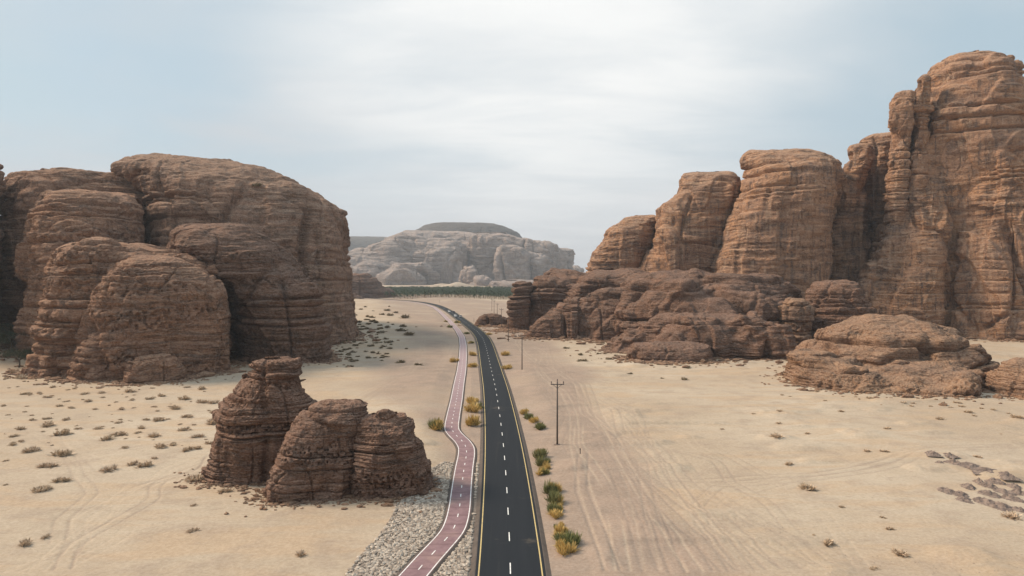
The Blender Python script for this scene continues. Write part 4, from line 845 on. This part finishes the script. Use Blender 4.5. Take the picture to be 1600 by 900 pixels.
link('post', MB().tube([(0, 0, -.2), (0, 0, .75)], .09, 8).mesh('post', m_arm), MP); link('post_cap', MB().tube([(0, 0, .75), (0, 0, .95), (0, 0, 1.0)], [.12, .12, .05], 8).mesh('post_cap', m_ins), MP)
x, y = at(740.5, 503); o = link('marker_post', MB().tube([(0, 0, -.2), (0, 0, 2.6)], [.12, .10], 8).mesh('marker_post', m_arm)); o.location = (x, y, 0); tag(o, 'thin far post on the sand between the road and the dark outcrop', 'post')
x, y = at(686.5, 474); o = link('marker_post', MB().tube([(0, 0, -.2), (0, 0, 4.2)], [.16, .12], 8).mesh('marker_post', m_arm)); o.location = (x, y, 0); tag(o, 'thin far post beyond the road in front of the palm grove', 'post')

# ------------------------------------------------------------ cars
m_gl, t = mat('car_glass'); t.bsdf((.015, .018, .02), .08, None, .6)
m_ty, t = mat('tyre'); t.bsdf((.02, .02, .02), .85)
m_rim, t = mat('rim'); t.bsdf((.45, .45, .46), .35, None, .5, .8)
m_hl, t = mat('headlight'); t.bsdf((.75, .76, .78), .12, None, .6)
m_tl, t = mat('tail_light'); t.bsdf((.35, .015, .012), .2, None, .5)
def car(px, py, col, label, rz_flip=False, suv=True):
    mp, t = mat('car_paint'); t.bsdf(col, .32, None, .5, 0, .6)
    x, y = at(px, py); i = int(np.argmin(np.hypot(ROAD[:, 0] - x, ROAD[:, 1] - y))); T = frame(ROAD)[0][i]; a = math.atan2(T[1], T[0]) - math.pi / 2 + (math.pi if rz_flip else 0)
    Nn = frame(ROAD)[1][i]; sgn = 1 if (np.array([x, y]) - ROAD[i]) @ Nn > 0 else -1
    if abs((np.array([x, y]) - ROAD[i]) @ Nn) > 3.5 or True:
        q = ROAD[i] + Nn * (1.85 * sgn); x, y = q
    root = tag(empty('parked_car' if False else 'car', (x, y, .135), a), label, 'car')
    hgt = 1.78 if suv else 1.47
    b = MB(); prof = [(-2.35, .35), (-2.4, .75), (-2.25, 1.02), (-2.1, 1.06), (1.0, 1.06), (1.75, .98), (2.25, .82), (2.36, .6), (2.32, .32)]
    b.prism(prof, -.92, .92)
    bm_ = b.mesh('body', mp); body = link('body', bm_, root); md = body.modifiers.new('bevel', 'BEVEL'); md.width = .09; md.segments = 2
    cab = MB().prism([(-2.2, 1.05), (-1.95, hgt - .03), (-1.6, hgt), (.1, hgt), (.45, hgt - .07), (1.12, 1.05)], -.80, .80).mesh('cabin', m_gl)
    link('windows', cab, root)
    rf = MB().prism([(-1.95, hgt - .03), (-1.7, hgt + .03), (.15, hgt + .03), (.4, hgt - .05)], -.78, .78)
    for sx in (-1, 1):
        for yy in (-2.08, -.75, .38): rf.tube([(sx * .815, yy, 1.04), (sx * .80, yy + (.12 if yy < -1 else .0) - (.3 if yy > 0 else 0) * 0, hgt)], .04, 5)
    link('roof', rf.mesh('roof', mp), root)
    for sx in (-1, 1):
        for yy in (-1.42, 1.42):
            wv = MB(); wv.tube([(-.12, 0, 0), (-.11, 0, 0), (.11, 0, 0), (.12, 0, 0)], [.30, .35, .35, .30], 20); wo_ = link('wheel', wv.mesh('wheel', m_ty, True), root); wo_.location = (sx * .86, yy, .35)
            rm = MB().tube([(-.13, 0, 0), (.13, 0, 0)], .2, 16).mesh('rim', m_rim); link('rim', rm, wo_)
    for sx in (-1, 1):
        q = link('headlight', MB().box(-.18, .18, -.03, .03, -.08, .08).mesh('headlight', m_hl), root); q.location = (sx * .68, 2.36, .72)
        q = link('tail_light', MB().box(-.10, .10, -.03, .03, -.16, .16).mesh('tail_light', m_tl), root); q.location = (sx * .78, -2.40, .82)
        q = link('wing_mirror', MB().box(-.12, .12, -.06, .06, -.07, .07).mesh('wing_mirror', mp), root); q.location = (sx * 1.0, .78, 1.12)
    return root
car(714.5, 495.2, (.80, .80, .80), 'nearest white car in the left lane of the far road', True)
car(722.0, 496.0, (.55, .56, .56), 'pale grey car in the right lane beside the nearest white car', False)
car(703.5, 488.2, (.78, .78, .77), 'farther white car behind the nearest one in the left lane', True)
car(710.0, 488.6, (.03, .03, .035), 'dark car in the right lane beside the farther white car', False, False)

# ------------------------------------------------------------ haze
HZB = MB().box(-4600, 4600, -900, 8200, -6, 330).mesh('haze', M_BASALT)
m, t = mat('haze'); v = t.n('ShaderNodeVolumePrincipled'); v.inputs['Color'].default_value = (.80, .87, .95, 1); v.inputs['Density'].default_value = .000105; v.inputs['Anisotropy'].default_value = .2
o = t.n('ShaderNodeOutputMaterial'); t.nt.links.new(v.outputs[0], o.inputs[1]); HZB.materials.clear(); HZB.materials.append(m)
tag(link('haze', HZB), 'pale air haze over the whole valley', 'haze', kind='stuff')
